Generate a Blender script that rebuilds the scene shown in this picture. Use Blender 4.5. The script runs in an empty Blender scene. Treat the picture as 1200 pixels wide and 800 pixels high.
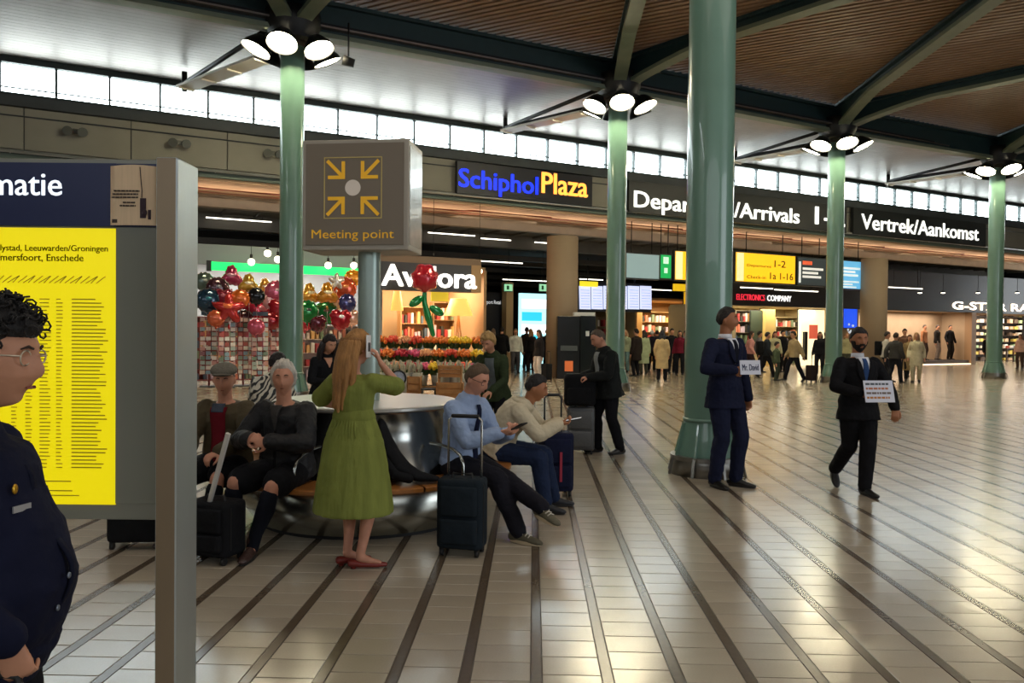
import bpy, bmesh, math, random
from mathutils import Vector, Matrix
random.seed(7)
PI = math.pi
C = bpy.context.scene.collection
scene = bpy.context.scene

# ---------------------------------------------------------------- camera
EYE = 1.62
cam_data = bpy.data.cameras.new('camera')
cam_data.sensor_width = 36.0
cam_data.lens = 27.0
cam_data.clip_end = 200
cam = bpy.data.objects.new('camera', cam_data)
C.objects.link(cam)
cam.matrix_world = (Matrix.Translation((0, 0, EYE)) @ Matrix.Rotation(math.radians(90 - 0.83), 4, 'X')
                    @ Matrix.Rotation(0.010, 4, 'Z'))
scene.camera = cam

# ---------------------------------------------------------------- sky, exposure
world = bpy.data.worlds.new('sky')
scene.world = world
world.use_nodes = True
_bg = world.node_tree.nodes['Background']
_bg.inputs['Color'].default_value = (0.90, 0.96, 1.0, 1)
_bg.inputs['Strength'].default_value = 11.0
scene.view_settings.view_transform = 'Standard'
scene.view_settings.look = 'None'
scene.view_settings.gamma = 1.0
scene.view_settings.use_curve_mapping = False
scene.view_settings.exposure = 0.38

# ---------------------------------------------------------------- wall frame: s along the clerestory wall, d behind it
AW = math.radians(27.5)
CW, SW = math.cos(AW), math.sin(AW)
WM = Matrix.Translation((0, 26, 0)) @ Matrix.Rotation(AW, 4, 'Z')
def W(s, d, z=0.0):
    return Vector((CW * s - SW * d, 26 + SW * s + CW * d, z))
def sx(x, d=0.0):
    """distance along the wall of what stands at picture column x, d metres behind the wall"""
    q = (x - 600) / 900
    return (q * (26 + CW * d) + SW * d) / (CW - SW * q)
def zw(x, y, d=0.0):
    s = sx(x, d); Z = 26 + SW * s + CW * d
    return EYE + (387 + .01 * (x - 600) - y) * Z / 900
def at(x, y, Z):
    return Vector(((x - 600) / 900 * Z, Z, EYE + (387 + .01 * (x - 600) - y) * Z / 900))
def ground(x, y):
    Z = EYE * 900 / (y - 387 - .01 * (x - 600))
    return Vector(((x - 600) / 900 * Z, Z, 0))

# ---------------------------------------------------------------- large unseen area lights added as fill: from the right, from behind, from overhead
def area(name, loc, rot, sx_, sy_, power, col):
    l = bpy.data.lights.new(name, 'AREA'); l.shape = 'RECTANGLE'; l.size = sx_; l.size_y = sy_
    l.energy = power; l.color = col
    o = bpy.data.objects.new(name, l); C.objects.link(o); o.location = loc; o.rotation_euler = rot
    return o
area('right_fill', (22, -5, 4.6), (math.radians(84), 0, math.radians(62)), 14, 7, 900, (.86, .93, 1))  # added cool fill from the right, no window stands there
area('rear_fill', (2, -9.2, 5.2), (math.radians(80), 0, 0), 22, 4.5, 420, (.92, .95, 1))  # added frontal fill, placed before the closed rear wall
area('overhead_fill', (4, 4, 8.95), (0, 0, 0), 16, 8, 300, (1, .90, .78))  # added warm overhead fill without any fixture

_gl = area('gallery_fill', W(8, 1.1, 5.25), (PI, 0, AW), 52, .35, 200, (1, .80, .62))  # added unseen uplight that brightens the gallery soffit
# ---------------------------------------------------------------- materials
def srgb(h):
    h = h.lstrip('#'); o = []
    for i in (0, 2, 4):
        v = int(h[i:i + 2], 16) / 255
        o.append(v / 12.92 if v <= .04045 else ((v + .055) / 1.055) ** 2.4)
    return (*o, 1)
_mc = {}
def mat(col, rough=.6, metal=0.0, bump=0.0, bscale=60, var=0.0, vscale=8, emit=0.0, spec=.5, key='', stretch=None, coat=0.0):
    k = (col, rough, metal, bump, bscale, var, vscale, emit, spec, key, stretch, coat)
    if k in _mc: return _mc[k]
    m = bpy.data.materials.new('m_' + (key or col)); m.use_nodes = True
    nt = m.node_tree; b = nt.nodes['Principled BSDF']
    rgb = srgb(col)
    b.inputs['Roughness'].default_value = rough
    b.inputs['Metallic'].default_value = metal
    b.inputs['Specular IOR Level'].default_value = spec
    b.inputs['Coat Weight'].default_value = coat
    tc = nt.nodes.new('ShaderNodeTexCoord'); mp = nt.nodes.new('ShaderNodeMapping')
    nt.links.new(tc.outputs['Object'], mp.inputs['Vector'])
    if stretch: mp.inputs['Scale'].default_value = stretch
    if var > 0:
        n = nt.nodes.new('ShaderNodeTexNoise'); n.inputs['Scale'].default_value = vscale; n.inputs['Detail'].default_value = 5
        nt.links.new(mp.outputs['Vector'], n.inputs['Vector'])
        mr = nt.nodes.new('ShaderNodeMapRange'); mr.inputs['To Min'].default_value = 1 - var; mr.inputs['To Max'].default_value = 1 + var
        mr.inputs['From Min'].default_value = .25; mr.inputs['From Max'].default_value = .75
        nt.links.new(n.outputs['Fac'], mr.inputs['Value'])
        mx = nt.nodes.new('ShaderNodeMix'); mx.data_type = 'RGBA'; mx.blend_type = 'MULTIPLY'
        mx.inputs[0].default_value = 1; mx.inputs[6].default_value = rgb
        nt.links.new(mr.outputs['Result'], mx.inputs[7]); nt.links.new(mx.outputs[2], b.inputs['Base Color'])
    else:
        b.inputs['Base Color'].default_value = rgb
    if bump > 0:
        n2 = nt.nodes.new('ShaderNodeTexNoise'); n2.inputs['Scale'].default_value = bscale; n2.inputs['Detail'].default_value = 4
        nt.links.new(mp.outputs['Vector'], n2.inputs['Vector'])
        bp = nt.nodes.new('ShaderNodeBump'); bp.inputs['Strength'].default_value = bump; bp.inputs['Distance'].default_value = .02
        nt.links.new(n2.outputs['Fac'], bp.inputs['Height']); nt.links.new(bp.outputs['Normal'], b.inputs['Normal'])
    if emit > 0:
        b.inputs['Emission Color'].default_value = rgb; b.inputs['Emission Strength'].default_value = emit
    _mc[k] = m
    return m
def cloth(col, var=.18, rough=.88, bump=.55, bscale=14):
    return mat(col, rough, bump=bump, bscale=bscale, var=var, vscale=9, spec=.2, key='cloth' + col)
def islands(name, cols, rough=.6, emit=0.0):
    m = bpy.data.materials.new(name); m.use_nodes = True
    nt = m.node_tree; b = nt.nodes['Principled BSDF']; b.inputs['Roughness'].default_value = rough
    g = nt.nodes.new('ShaderNodeNewGeometry'); r = nt.nodes.new('ShaderNodeValToRGB')
    r.color_ramp.interpolation = 'CONSTANT'
    el = r.color_ramp.elements
    while len(el) < len(cols): el.new(.5)
    for i, c in enumerate(cols):
        el[i].position = i / len(cols); el[i].color = srgb(c)
    nt.links.new(g.outputs['Random Per Island'], r.inputs['Fac']); nt.links.new(r.outputs['Color'], b.inputs['Base Color'])
    if emit:
        nt.links.new(r.outputs['Color'], b.inputs['Emission Color']); b.inputs['Emission Strength'].default_value = emit
    return m

# ---------------------------------------------------------------- mesh builder
class MB:
    def __init__(s, M=None):
        s.v = []; s.f = []; s.sm = []; s.mi = []; s.M = M or Matrix.Identity(4); s.cm = 0
    def add(s, vs, fs, smooth=False, M=None):
        T = s.M @ M if M is not None else s.M
        b = len(s.v)
        s.v += [T @ Vector(p) for p in vs]
        for i, f in enumerate(fs):
            s.f.append(tuple(b + k for k in f)); s.sm.append(smooth if isinstance(smooth, bool) else smooth[i]); s.mi.append(s.cm)
        return s
    def box(s, x0, x1, y0, y1, z0, z1, M=None):
        return s.add([(x0, y0, z0), (x1, y0, z0), (x1, y1, z0), (x0, y1, z0), (x0, y0, z1), (x1, y0, z1), (x1, y1, z1), (x0, y1, z1)],
                     [(0, 3, 2, 1), (4, 5, 6, 7), (0, 1, 5, 4), (1, 2, 6, 5), (2, 3, 7, 6), (3, 0, 4, 7)], M=M)
    def cbox(s, c, size, M=None):
        return s.box(c[0] - size[0] / 2, c[0] + size[0] / 2, c[1] - size[1] / 2, c[1] + size[1] / 2, c[2] - size[2] / 2, c[2] + size[2] / 2, M)
    def bar(s, p0, p1, w, h, up=(0, 0, 1)):
        p0 = Vector(p0); p1 = Vector(p1); t = (p1 - p0); L = t.length; t.normalize()
        x = t.cross(Vector(up));
        if x.length < 1e-4: x = Vector((1, 0, 0))
        x.normalize(); z = x.cross(t)
        M = Matrix((( x.x, t.x, z.x, p0.x), (x.y, t.y, z.y, p0.y), (x.z, t.z, z.z, p0.z), (0, 0, 0, 1)))
        return s.box(-w / 2, w / 2, 0, L, -h / 2, h / 2, M)
    def loft(s, pts, rad, xref=(1, 0, 0), n=12, rounded=True, closed=True, flat=False, r0=True, r1=True):
        pts = [Vector(p) for p in pts]; rad = [(r, r) if not isinstance(r, (tuple, list)) else r for r in rad]
        if rounded:
            t0 = (pts[0] - pts[1]).normalized(); t1 = (pts[-1] - pts[-2]).normalized()
            a, b = rad[0], rad[-1]; ma, mb = min(a), min(b)
            pts = ([pts[0] + t0 * ma * .85, pts[0] + t0 * ma * .55] if r0 else []) + pts + ([pts[-1] + t1 * mb * .55, pts[-1] + t1 * mb * .85] if r1 else [])
            rad = ([(a[0] * .4, a[1] * .4), (a[0] * .8, a[1] * .8)] if r0 else []) + rad + ([(b[0] * .8, b[1] * .8), (b[0] * .4, b[1] * .4)] if r1 else [])
        vs = []; xr = Vector(xref)
        for i, p in enumerate(pts):
            t = (pts[min(i + 1, len(pts) - 1)] - pts[max(i - 1, 0)]).normalized()
            x = xr - t * xr.dot(t)
            if x.length < .05:
                x = Vector((0, 1, 0)) - t * t.y
                if x.length < .05: x = Vector((0, 0, 1)) - t * t.z
            x.normalize(); y = t.cross(x)
            for k in range(n):
                a = 2 * PI * k / n
                vs.append(p + x * (rad[i][0] * math.cos(a)) + y * (rad[i][1] * math.sin(a)))
        fs = []; m = len(pts)
        for i in range(m - 1):
            for k in range(n):
                k2 = (k + 1) % n
                fs.append((i * n + k, i * n + k2, (i + 1) * n + k2, (i + 1) * n + k))
        sm = [not flat] * len(fs)
        if closed:
            fs.append(tuple(range(n - 1, -1, -1))); fs.append(tuple((m - 1) * n + k for k in range(n))); sm += [rounded, rounded]
        return s.add(vs, fs, sm)
    def tube(s, pts, r, n=8, rounded=False):
        return s.loft(pts, [r] * len(pts) if not isinstance(r, (list, tuple)) else r, n=n, rounded=rounded)
    def cyl(s, p0, p1, r0, r1=None, n=24):
        return s.loft([p0, p1], [r0, r1 if r1 is not None else r0], n=n, rounded=False)
    def lathe(s, prof, c=(0, 0, 0), n=32, smooth=True, a0=0.0, a1=2 * PI):
        full = abs(a1 - a0 - 2 * PI) < 1e-6; m = n if full else n + 1
        vs = []
        for r, z in prof:
            for k in range(m):
                a = a0 + (a1 - a0) * k / n
                vs.append((c[0] + r * math.cos(a), c[1] + r * math.sin(a), c[2] + z))
        fs = []
        for i in range(len(prof) - 1):
            for k in range(n):
                k2 = (k + 1) % m
                fs.append((i * m + k, i * m + k2, (i + 1) * m + k2, (i + 1) * m + k))
        return s.add(vs, fs, smooth)
    def ell(s, c, r, M=None, n=12, m=8, fn=None):
        vs = [];
        for i in range(m + 1):
            ph = -PI / 2 + PI * i / m
            for k in range(n):
                a = 2 * PI * k / n
                d = Vector((math.cos(ph) * math.cos(a), math.cos(ph) * math.sin(a), math.sin(ph)))
                if fn: d = fn(d)
                p = Vector((d.x * r[0], d.y * r[1], d.z * r[2]))
                if M is not None: p = M @ p
                vs.append(p + Vector(c))
        fs = []
        for i in range(m):
            for k in range(n):
                k2 = (k + 1) % n
                fs.append((i * n + k, i * n + k2, (i + 1) * n + k2, (i + 1) * n + k))
        return s.add(vs, fs, True)
    def prism(s, poly, y0, y1, M=None):
        """poly in xz, extruded in y"""
        n = len(poly)
        vs = [(p[0], y0, p[1]) for p in poly] + [(p[0], y1, p[1]) for p in poly]
        fs = [tuple(range(n)), tuple(range(2 * n - 1, n - 1, -1))] + [(k, n + k, n + (k + 1) % n, (k + 1) % n) for k in range(n)]
        return s.add(vs, fs, M=M)
    def mesh(s, name):
        me = bpy.data.meshes.new(name)
        me.from_pydata([tuple(p) for p in s.v], [], s.f)
        me.polygons.foreach_set('use_smooth', s.sm); me.polygons.foreach_set('material_index', s.mi)
        return me
def mk(name, mb, m, parent=None, bevel=0, kind=None, label=None):
    me = mb.mesh(name) if isinstance(mb, MB) else mb
    for q in (m if isinstance(m, (list, tuple)) else [m]):
        if len(me.materials) < (len(m) if isinstance(m, (list, tuple)) else 1): me.materials.append(q)
    o = bpy.data.objects.new(name, me); C.objects.link(o)
    if parent: o.parent = parent
    if bevel:
        b = o.modifiers.new('bevel', 'BEVEL'); b.width = bevel; b.segments = 2; b.limit_method = 'ANGLE'; b.angle_limit = math.radians(40)
    if kind: o['kind'] = kind
    if label: o['label'] = label
    return o
def thing(name, label, cat, loc=(0, 0, 0), rz=0, group=None):
    o = bpy.data.objects.new(name, None); C.objects.link(o); o.empty_display_size = .1
    o.location = loc; o.rotation_euler = (0, 0, rz); o['label'] = label; o['category'] = cat
    if group: o['group'] = group
    return o
def tag(o, label, cat, group=None):
    o['label'] = label; o['category'] = cat
    if group: o['group'] = group
    return o
def fix_normals(me):
    bm = bmesh.new(); bm.from_mesh(me); bmesh.ops.recalc_face_normals(bm, faces=bm.faces); bm.to_mesh(me); bm.free()
def text(name, body, m, parent, M, width=None, height=None, extrude=.004, bold=0.0, align='LEFT', label=None, shear=0):
    """flat lettering; M places the lettering's own xy plane"""
    cu = bpy.data.curves.new(name, 'FONT'); cu.body = body; cu.size = 1; cu.extrude = 0; cu.align_x = align; cu.resolution_u = 3; cu.shear = shear
    o = bpy.data.objects.new('tmp', cu); C.objects.link(o)
    dg = bpy.context.evaluated_depsgraph_get(); me = bpy.data.meshes.new_from_object(o.evaluated_get(dg))
    bpy.data.objects.remove(o); bpy.data.curves.remove(cu)
    xs = [v.co.x for v in me.vertices]; ys = [v.co.y for v in me.vertices]
    w = max(xs) - min(xs); h = max(ys) - min(ys)
    kx = width / w if width else None; ky = height / h if height else None
    kx = kx or ky; ky = ky or kx
    ox = min(xs) if align == 'LEFT' else (max(xs) if align == 'RIGHT' else (min(xs) + max(xs)) / 2)
    for v in me.vertices: v.co = M @ Vector(((v.co.x - ox) * kx, v.co.y * ky, 0))
    if bold > 0:      # heavier strokes: the same letters again, a hair to each side
        bm = bmesh.new(); bm.from_mesh(me); ux = (M.to_3x3() @ Vector((1, 0, 0))).normalized() * bold * 1.1 * (height or h * kx); uy = (M.to_3x3() @ Vector((0, 1, 0))).normalized() * bold * .55 * (height or h * kx); g0 = bm.verts[:] + bm.edges[:] + bm.faces[:]
        for sg in ((1, 1), (-1, 1), (1, -1), (-1, -1)):
            r = bmesh.ops.duplicate(bm, geom=g0); bmesh.ops.translate(bm, verts=[q for q in r['geom'] if isinstance(q, bmesh.types.BMVert)], vec=ux * sg[0] + uy * sg[1])
        bm.to_mesh(me); bm.free()
    nrm = (M.to_3x3() @ Vector((0, 0, 1))).normalized()
    bm = bmesh.new(); bm.from_mesh(me)
    r = bmesh.ops.extrude_face_region(bm, geom=bm.faces[:])
    bmesh.ops.translate(bm, verts=[g for g in r['geom'] if isinstance(g, bmesh.types.BMVert)], vec=nrm * extrude)
    bmesh.ops.recalc_face_normals(bm, faces=bm.faces)
    bm.to_mesh(me); bm.free(); me.name = name
    return mk(name, me, m, parent, label=label)
def facing(x, y, z, rz=0.0):
    """frame for lettering that faces -Y (towards the viewer) turned rz"""
    return Matrix.Translation((x, y, z)) @ Matrix.Rotation(rz, 4, 'Z') @ Matrix.Rotation(PI / 2, 4, 'X')
# ================================================================ FLOOR
FA = math.radians(-1.6)
FM = Matrix.Rotation(FA, 4, 'Z')
SP = .3335; X0 = .03; ROW = .2005; STW = .052; YT0, YT1 = 2.6, 14.0
def floor_material(far):
    m = bpy.data.materials.new('floor_far' if far else 'floor_tile'); m.use_nodes = True
    nt = m.node_tree; N = nt.nodes; L = nt.links; b = N['Principled BSDF']
    b.inputs['Roughness'].default_value = .24
    b.inputs['Specular IOR Level'].default_value = .95
    tc = N.new('ShaderNodeTexCoord')
    n = N.new('ShaderNodeTexNoise'); n.inputs['Scale'].default_value = 2.2; n.inputs['Detail'].default_value = 6
    L.new(tc.outputs['Object'], n.inputs['Vector'])
    n2 = N.new('ShaderNodeTexNoise'); n2.inputs['Scale'].default_value = 90; n2.inputs['Detail'].default_value = 3
    L.new(tc.outputs['Object'], n2.inputs['Vector'])
    def math_(op, a, bb=None):
        q = N.new('ShaderNodeMath'); q.operation = op
        for i, v in enumerate((a, bb)):
            if v is None: continue
            if isinstance(v, (int, float)): q.inputs[i].default_value = v
            else: L.new(v, q.inputs[i])
        return q.outputs[0]
    g = N.new('ShaderNodeNewGeometry'); oi = N.new('ShaderNodeObjectInfo')
    r = math_('FRACT', math_('ADD', g.outputs['Random Per Island'], oi.outputs['Random']))
    v = math_('ADD', math_('MULTIPLY', n.outputs['Fac'], .30), math_('MULTIPLY', n2.outputs['Fac'], .16))
    v = math_('ADD', v, .77 if far else .70)
    if not far: v = math_('ADD', v, math_('MULTIPLY', r, .14))
    mx = N.new('ShaderNodeMix'); mx.data_type = 'RGBA'; mx.blend_type = 'MULTIPLY'; mx.inputs[0].default_value = 1
    mx.inputs[6].default_value = srgb('#aa9f8c')
    L.new(v, mx.inputs[7]); col = mx.outputs[2]
    if far:
        mp = N.new('ShaderNodeMapping'); mp.vector_type = 'POINT'; mp.inputs['Rotation'].default_value = (0, 0, -FA)
        L.new(tc.outputs['Object'], mp.inputs['Vector'])
        sp = N.new('ShaderNodeSeparateXYZ'); L.new(mp.outputs['Vector'], sp.inputs[0])
        u = math_('DIVIDE', math_('ADD', sp.outputs[0], 100 * SP - X0 + STW / 2), SP)
        fu = math_('FRACT', u); col_i = math_('FLOOR', u)
        strip = math_('LESS_THAN', fu, STW / SP)
        w = math_('FRACT', math_('ADD', math_('DIVIDE', math_('ADD', sp.outputs[1], 100), ROW), math_('MULTIPLY', col_i, .37)))
        joint = math_('LESS_THAN', w, .05)
        m2 = N.new('ShaderNodeMix'); m2.data_type = 'RGBA'; m2.inputs[7].default_value = srgb('#5d5140')
        L.new(math_('MULTIPLY', joint, .7), m2.inputs[0]); L.new(col, m2.inputs[6])
        m3 = N.new('ShaderNodeMix'); m3.data_type = 'RGBA'; m3.inputs[7].default_value = srgb('#66584a')
        L.new(strip, m3.inputs[0]); L.new(m2.outputs[2], m3.inputs[6]); col = m3.outputs[2]
    L.new(col, b.inputs['Base Color'])
    rr = math_('ADD', math_('MULTIPLY', n.outputs['Fac'], .10), .15); L.new(rr, b.inputs['Roughness'])
    bp = N.new('ShaderNodeBump'); bp.inputs['Strength'].default_value = .03; bp.inputs['Distance'].default_value = .01
    L.new(n2.outputs['Fac'], bp.inputs['Height']); L.new(bp.outputs['Normal'], b.inputs['Normal'])
    return m
m_far = floor_material(True); m_tile = floor_material(False)
m_grout = mat('#4b4033', .6, key='grout'); m_strip = mat('#5a4e40', .22, var=.08, vscale=30, key='strip')
XL, XR = -9.0, 13.0
kx0 = round((XL - X0) / SP); kx1 = round((XR - X0) / SP)
XL = X0 + kx0 * SP; XR = X0 + kx1 * SP
def fbox(mb, x0, x1, y0, y1, z0, z1): mb.box(x0, x1, y0, y1, z0, z1, FM)
far = MB()
far.add([(FM @ Vector(p)) for p in [(-60, YT1, 0), (70, YT1, 0), (70, 80, 0), (-60, 80, 0)]], [(0, 1, 2, 3)])
far.add([(FM @ Vector(p)) for p in [(-60, -10, 0), (XL, -10, 0), (XL, YT1, 0), (-60, YT1, 0)]], [(0, 1, 2, 3)])
far.add([(FM @ Vector(p)) for p in [(XR, -10, 0), (70, -10, 0), (70, YT1, 0), (XR, YT1, 0)]], [(0, 1, 2, 3)])
far.add([(FM @ Vector(p)) for p in [(XL, -10, 0), (XR, -10, 0), (XR, YT0, 0), (XL, YT0, 0)]], [(0, 1, 2, 3)])
fo = MB(); fo.v = far.v[:]; fo.f = far.f[:]; fo.sm = far.sm[:]; fo.mi = far.mi[:]
fo.cm = 1; fo.box(XL - .1, XR + .1, YT0 - .1, YT1 + .1, -.12, -.005, FM)
floor = mk('floor', fo, [m_far, m_grout], kind='structure')
# tiles: those that show largest singly, the rest joined
cells = []
for k in range(kx0, kx1):
    off = ((k * .37) % 1.0) * ROW
    y = YT0 + off - ROW
    while y < YT1:
        a, bq = max(y, YT0), min(y + ROW, YT1)
        if bq - a > .02: cells.append((k, a, bq))
        y += ROW
def vis(k, a, b):
    p = FM @ Vector((X0 + (k + .5) * SP, (a + b) / 2, 0))
    return p.y > 3.35 and abs(p.x / p.y) < .69
cells.sort(key=lambda c: (not vis(*c), (FM @ Vector((X0 + (c[0] + .5) * SP, c[1], 0))).y))
g = .0035
_tc = {}
rest = MB()
for i, (k, a, b_) in enumerate(cells):
    x0 = X0 + k * SP + STW / 2 + g; x1 = X0 + (k + 1) * SP - STW / 2 - g
    if i < 296 and vis(k, a, b_):
        full = abs(b_ - a - ROW) < 1e-5
        hw, hd = (x1 - x0) / 2, (b_ - a) / 2 - g
        key = round(hd, 4)
        if key not in _tc:
            t = MB(); e = .0015
            t.add([(-hw, -hd, -.006), (hw, -hd, -.006), (hw, hd, -.006), (-hw, hd, -.006), (-hw, -hd, -e), (hw, -hd, -e), (hw, hd, -e), (-hw, hd, -e),
                   (-hw + e, -hd + e, 0), (hw - e, -hd + e, 0), (hw - e, hd - e, 0), (-hw + e, hd - e, 0)],
                  [(0, 1, 5, 4), (1, 2, 6, 5), (2, 3, 7, 6), (3, 0, 4, 7), (4, 5, 9, 8), (5, 6, 10, 9), (6, 7, 11, 10), (7, 4, 8, 11), (8, 9, 10, 11)])
            me = t.mesh('tile'); me.materials.append(m_tile); _tc[key] = me
        o = bpy.data.objects.new('tile', _tc[key]); C.objects.link(o); o.parent = floor
        o.location = FM @ Vector(((x0 + x1) / 2, (a + b_) / 2, random.uniform(-.0004, .0002))); o.rotation_euler = (0, 0, FA)
    else:
        fbox(rest, x0, x1, a + g, b_ - g, -.005, random.uniform(-.0004, .0))
mk('small_tiles', rest, m_tile, floor, kind='stuff')
for k in range(kx0, kx1 + 1):
    s_ = MB(); xc = X0 + k * SP; fbox(s_, xc - STW / 2 + .002, xc + STW / 2 - .002, YT0, YT1, -.005, -.0003)
    mk('joint_strip', s_, m_strip, floor)

# ================================================================ CEILING
m_dark = mat('#17181a', .8, key='void'); m_slat = mat('#8a6c52', .5, var=.15, vscale=3, key='slat')
m_silver = mat('#8f857f', .40, .85, var=.08, vscale=2, key='silver slat')
R0 = Vector((-4.95, 17.2)); RU = Vector((7.68, 3.92)).normalized()
ce = MB(WM); ce.box(-26, 40, -50, .1, 9.28, 9.4)
ceiling = mk('ceiling', ce, m_dark, kind='structure')
def row_y(x): return R0.y + (x - R0.x) * RU.y / RU.x
SD = Vector((math.cos(math.radians(-28)), math.sin(math.radians(-28)))); SN = Vector((-SD.y, SD.x))
sl = MB()
for i in range(-70, 190):
    o = SN * (i * .21)
    # clip o+t*SD to: y<row line, -14<x<32, y>-9
    ts = []
    t0, t1 = -60.0, 60.0
    def clip(nx, ny, c):  # keep nx*x+ny*y<=c
        global t0, t1
        den = nx * SD.x + ny * SD.y; num = c - (nx * o.x + ny * o.y)
        if abs(den) < 1e-9: return
        q = num / den
        if den > 0: t1 = min(t1, q)
        else: t0 = max(t0, q)
    clip(-RU.y, RU.x, -RU.y * R0.x + RU.x * R0.y); clip(-1, 0, 16); clip(1, 0, 34); clip(0, -1, 9)
    if t1 - t0 > .3:
        a = o + SD * t0; b_ = o + SD * t1
        sl.bar((a.x, a.y, 9.08), (b_.x, b_.y, 9.08), .125, .06)
mk('brown_slats', sl, m_slat, ceiling, kind='stuff')
sv = MB(WM)
for i in range(27):
    d = -.12 - i * .21
    sv.box(-19, 36, d - .198, d, 8.36, 8.40)
mk('silver_slats', sv, m_silver, ceiling, kind='stuff')
cb = MB(WM); cb.box(-19, 36, -5.75, 0, 8.41, 8.46)
mk('slat_backing', cb, m_dark, ceiling)

# ================================================================ CLERESTORY WINDOW
MU = 1.217
m_frame = mat('#2c3636', .45, .3, key='window frame')
wb = MB(WM); wb.box(-19, 36, -.08, .10, 8.21, 8.40); wb.box(-19, 36, -.06, .12, 7.40, 7.47)
wb.box(-19, 36, .0, .06, 7.60, 7.625)
win = mk('window_1', wb, m_frame, kind='structure')
m_glass = bpy.data.materials.new('window glass'); m_glass.use_nodes = True
nt = m_glass.node_tree; nt.nodes.clear()
go = nt.nodes.new('ShaderNodeOutputMaterial'); gm = nt.nodes.new('ShaderNodeMixShader'); gt = nt.nodes.new('ShaderNodeBsdfTransparent'); gg = nt.nodes.new('ShaderNodeBsdfGlossy')
gt.inputs[0].default_value = (.93, .97, .97, 1); gg.inputs['Roughness'].default_value = .02; gm.inputs[0].default_value = .06
nt.links.new(gt.outputs[0], gm.inputs[1]); nt.links.new(gg.outputs[0], gm.inputs[2]); nt.links.new(gm.outputs[0], go.inputs[0])
k0 = -15
mull = MB(); mull.box(-.028, .028, -.05, .09, 7.47, 8.24); mull_me = mull.mesh('mullion'); mull_me.materials.append(m_frame)
pn = MB(); pn.box(.03, MU - .03, .02, .032, 7.48, 8.235); pn_me = pn.mesh('pane'); pn_me.materials.append(m_glass)
for k in range(k0, 29):
    p = W(.09 + k * MU, 0)
    for nm, me in (('mullion', mull_me), ('pane', pn_me)):
        o = bpy.data.objects.new(nm, me); C.objects.link(o); o.parent = win; o.location = p; o.rotation_euler = (0, 0, AW)

# ================================================================ BACK WALL BELOW THE CLERESTORY
m_conc = mat('#77746a', .8, bump=.1, bscale=12, var=.10, vscale=1.5, key='concrete')
m_sill = mat('#3c4244', .6, var=.15, vscale=2, key='sill')
w0 = MB(WM); w0.box(-19, 36, .12, .3, 5.95, 7.4); w0.box(-19, 36, -.10, .3, 7.14, 7.40)
wall = mk('wall_back', w0, m_sill, kind='structure')
m_panel = mat('#8a877a', .75, bump=.08, bscale=10, var=.08, vscale=1.2, key='wall panel')
wp = MB(); wp.box(.012, 2.434 - .012, -.0, .11, 6.08, 7.12); wp_me = wp.mesh('wall_panel'); wp_me.materials.append(m_panel)
s = -14.0 - 2.434 * 2
while s < 34:
    o = bpy.data.objects.new('wall_panel', wp_me); C.objects.link(o); o.parent = wall; o.location = W(s, 0); o.rotation_euler = (0, 0, AW); s += 2.434
rl = MB(WM); rl.cyl((-19, -.14, 5.99), (36, -.14, 5.99), .045, n=10)
for k in range(-8, 15): rl.bar((k * 2.434 + .3, -.14, 5.99), (k * 2.434 + .3, .12, 5.99), .03, .03)
mk('edge_rail', rl, mat('#a6aaa4', .4, .5, key='rail'), wall)
gb = MB(WM); gb.box(-19, 36, 0, .28, 5.82, 5.95); mk('edge_strip', gb, mat('#5c6a60', .6, key='edge strip'), wall)
cd = MB(WM); cd.cyl((-19, -.03, 6.90), (36, -.03, 6.90), .018, n=6); mk('conduit', cd, m_sill, wall)
# gallery soffits and beams that step back under the edge
m_peach = mat('#c8a482', .8, var=.18, vscale=1.3, key='warm-lit concrete'); m_grey = mat('#6f6a60', .85, var=.12, vscale=1.5, key='grey concrete')  # peach tone puts warm lamp light into the soffit's colour
m_pale = mat('#c6b8a2', .75, var=.12, vscale=2, key='pale concrete')
g1 = MB(WM); g1.box(-19, 36, .1, 2.4, 5.74, 5.84); gallery = mk('trim_1', g1, m_peach, kind='structure')
g2 = MB(WM); g2.box(-19, 36, 2.4, 2.72, 5.36, 5.84); mk('beam', g2, m_pale, gallery, label='pale concrete beam')
g3 = MB(WM); g3.box(-19, 36, 2.72, 4.6, 5.46, 5.56); mk('soffit', g3, m_grey, gallery)
g4 = MB(WM); g4.box(-19, 36, 4.6, 5.0, 4.95, 5.5); mk('beam', g4, m_grey, gallery, label='grey concrete beam')
for dd, zz, r_, mm in ((.75, 5.66, .035, mat('#a0583c', .5, key='copper pipe')), (1.25, 5.64, .03, mat('#9b6a52', .5, key='pipe2')), (1.9, 5.62, .05, m_pale)):
    q = MB(WM); pts = []; s = -19.0
    while s < 36:
        pts += [(s, dd, zz), (s + 2.9, dd, zz), (s + 3.1, dd + .22, zz), (s + 5.6, dd + .22, zz), (s + 5.8, dd, zz)]; s += 6
    q.tube(pts, r_, n=6); mk('pipe', q, mm, gallery)
q = MB(WM)
for k in range(-16, 34): q.box(k * 1.1, k * 1.1 + .05, 2.72, 4.6, 5.38, 5.46)
mk('cross_ribs', q, m_grey, gallery, kind='stuff')
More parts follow.
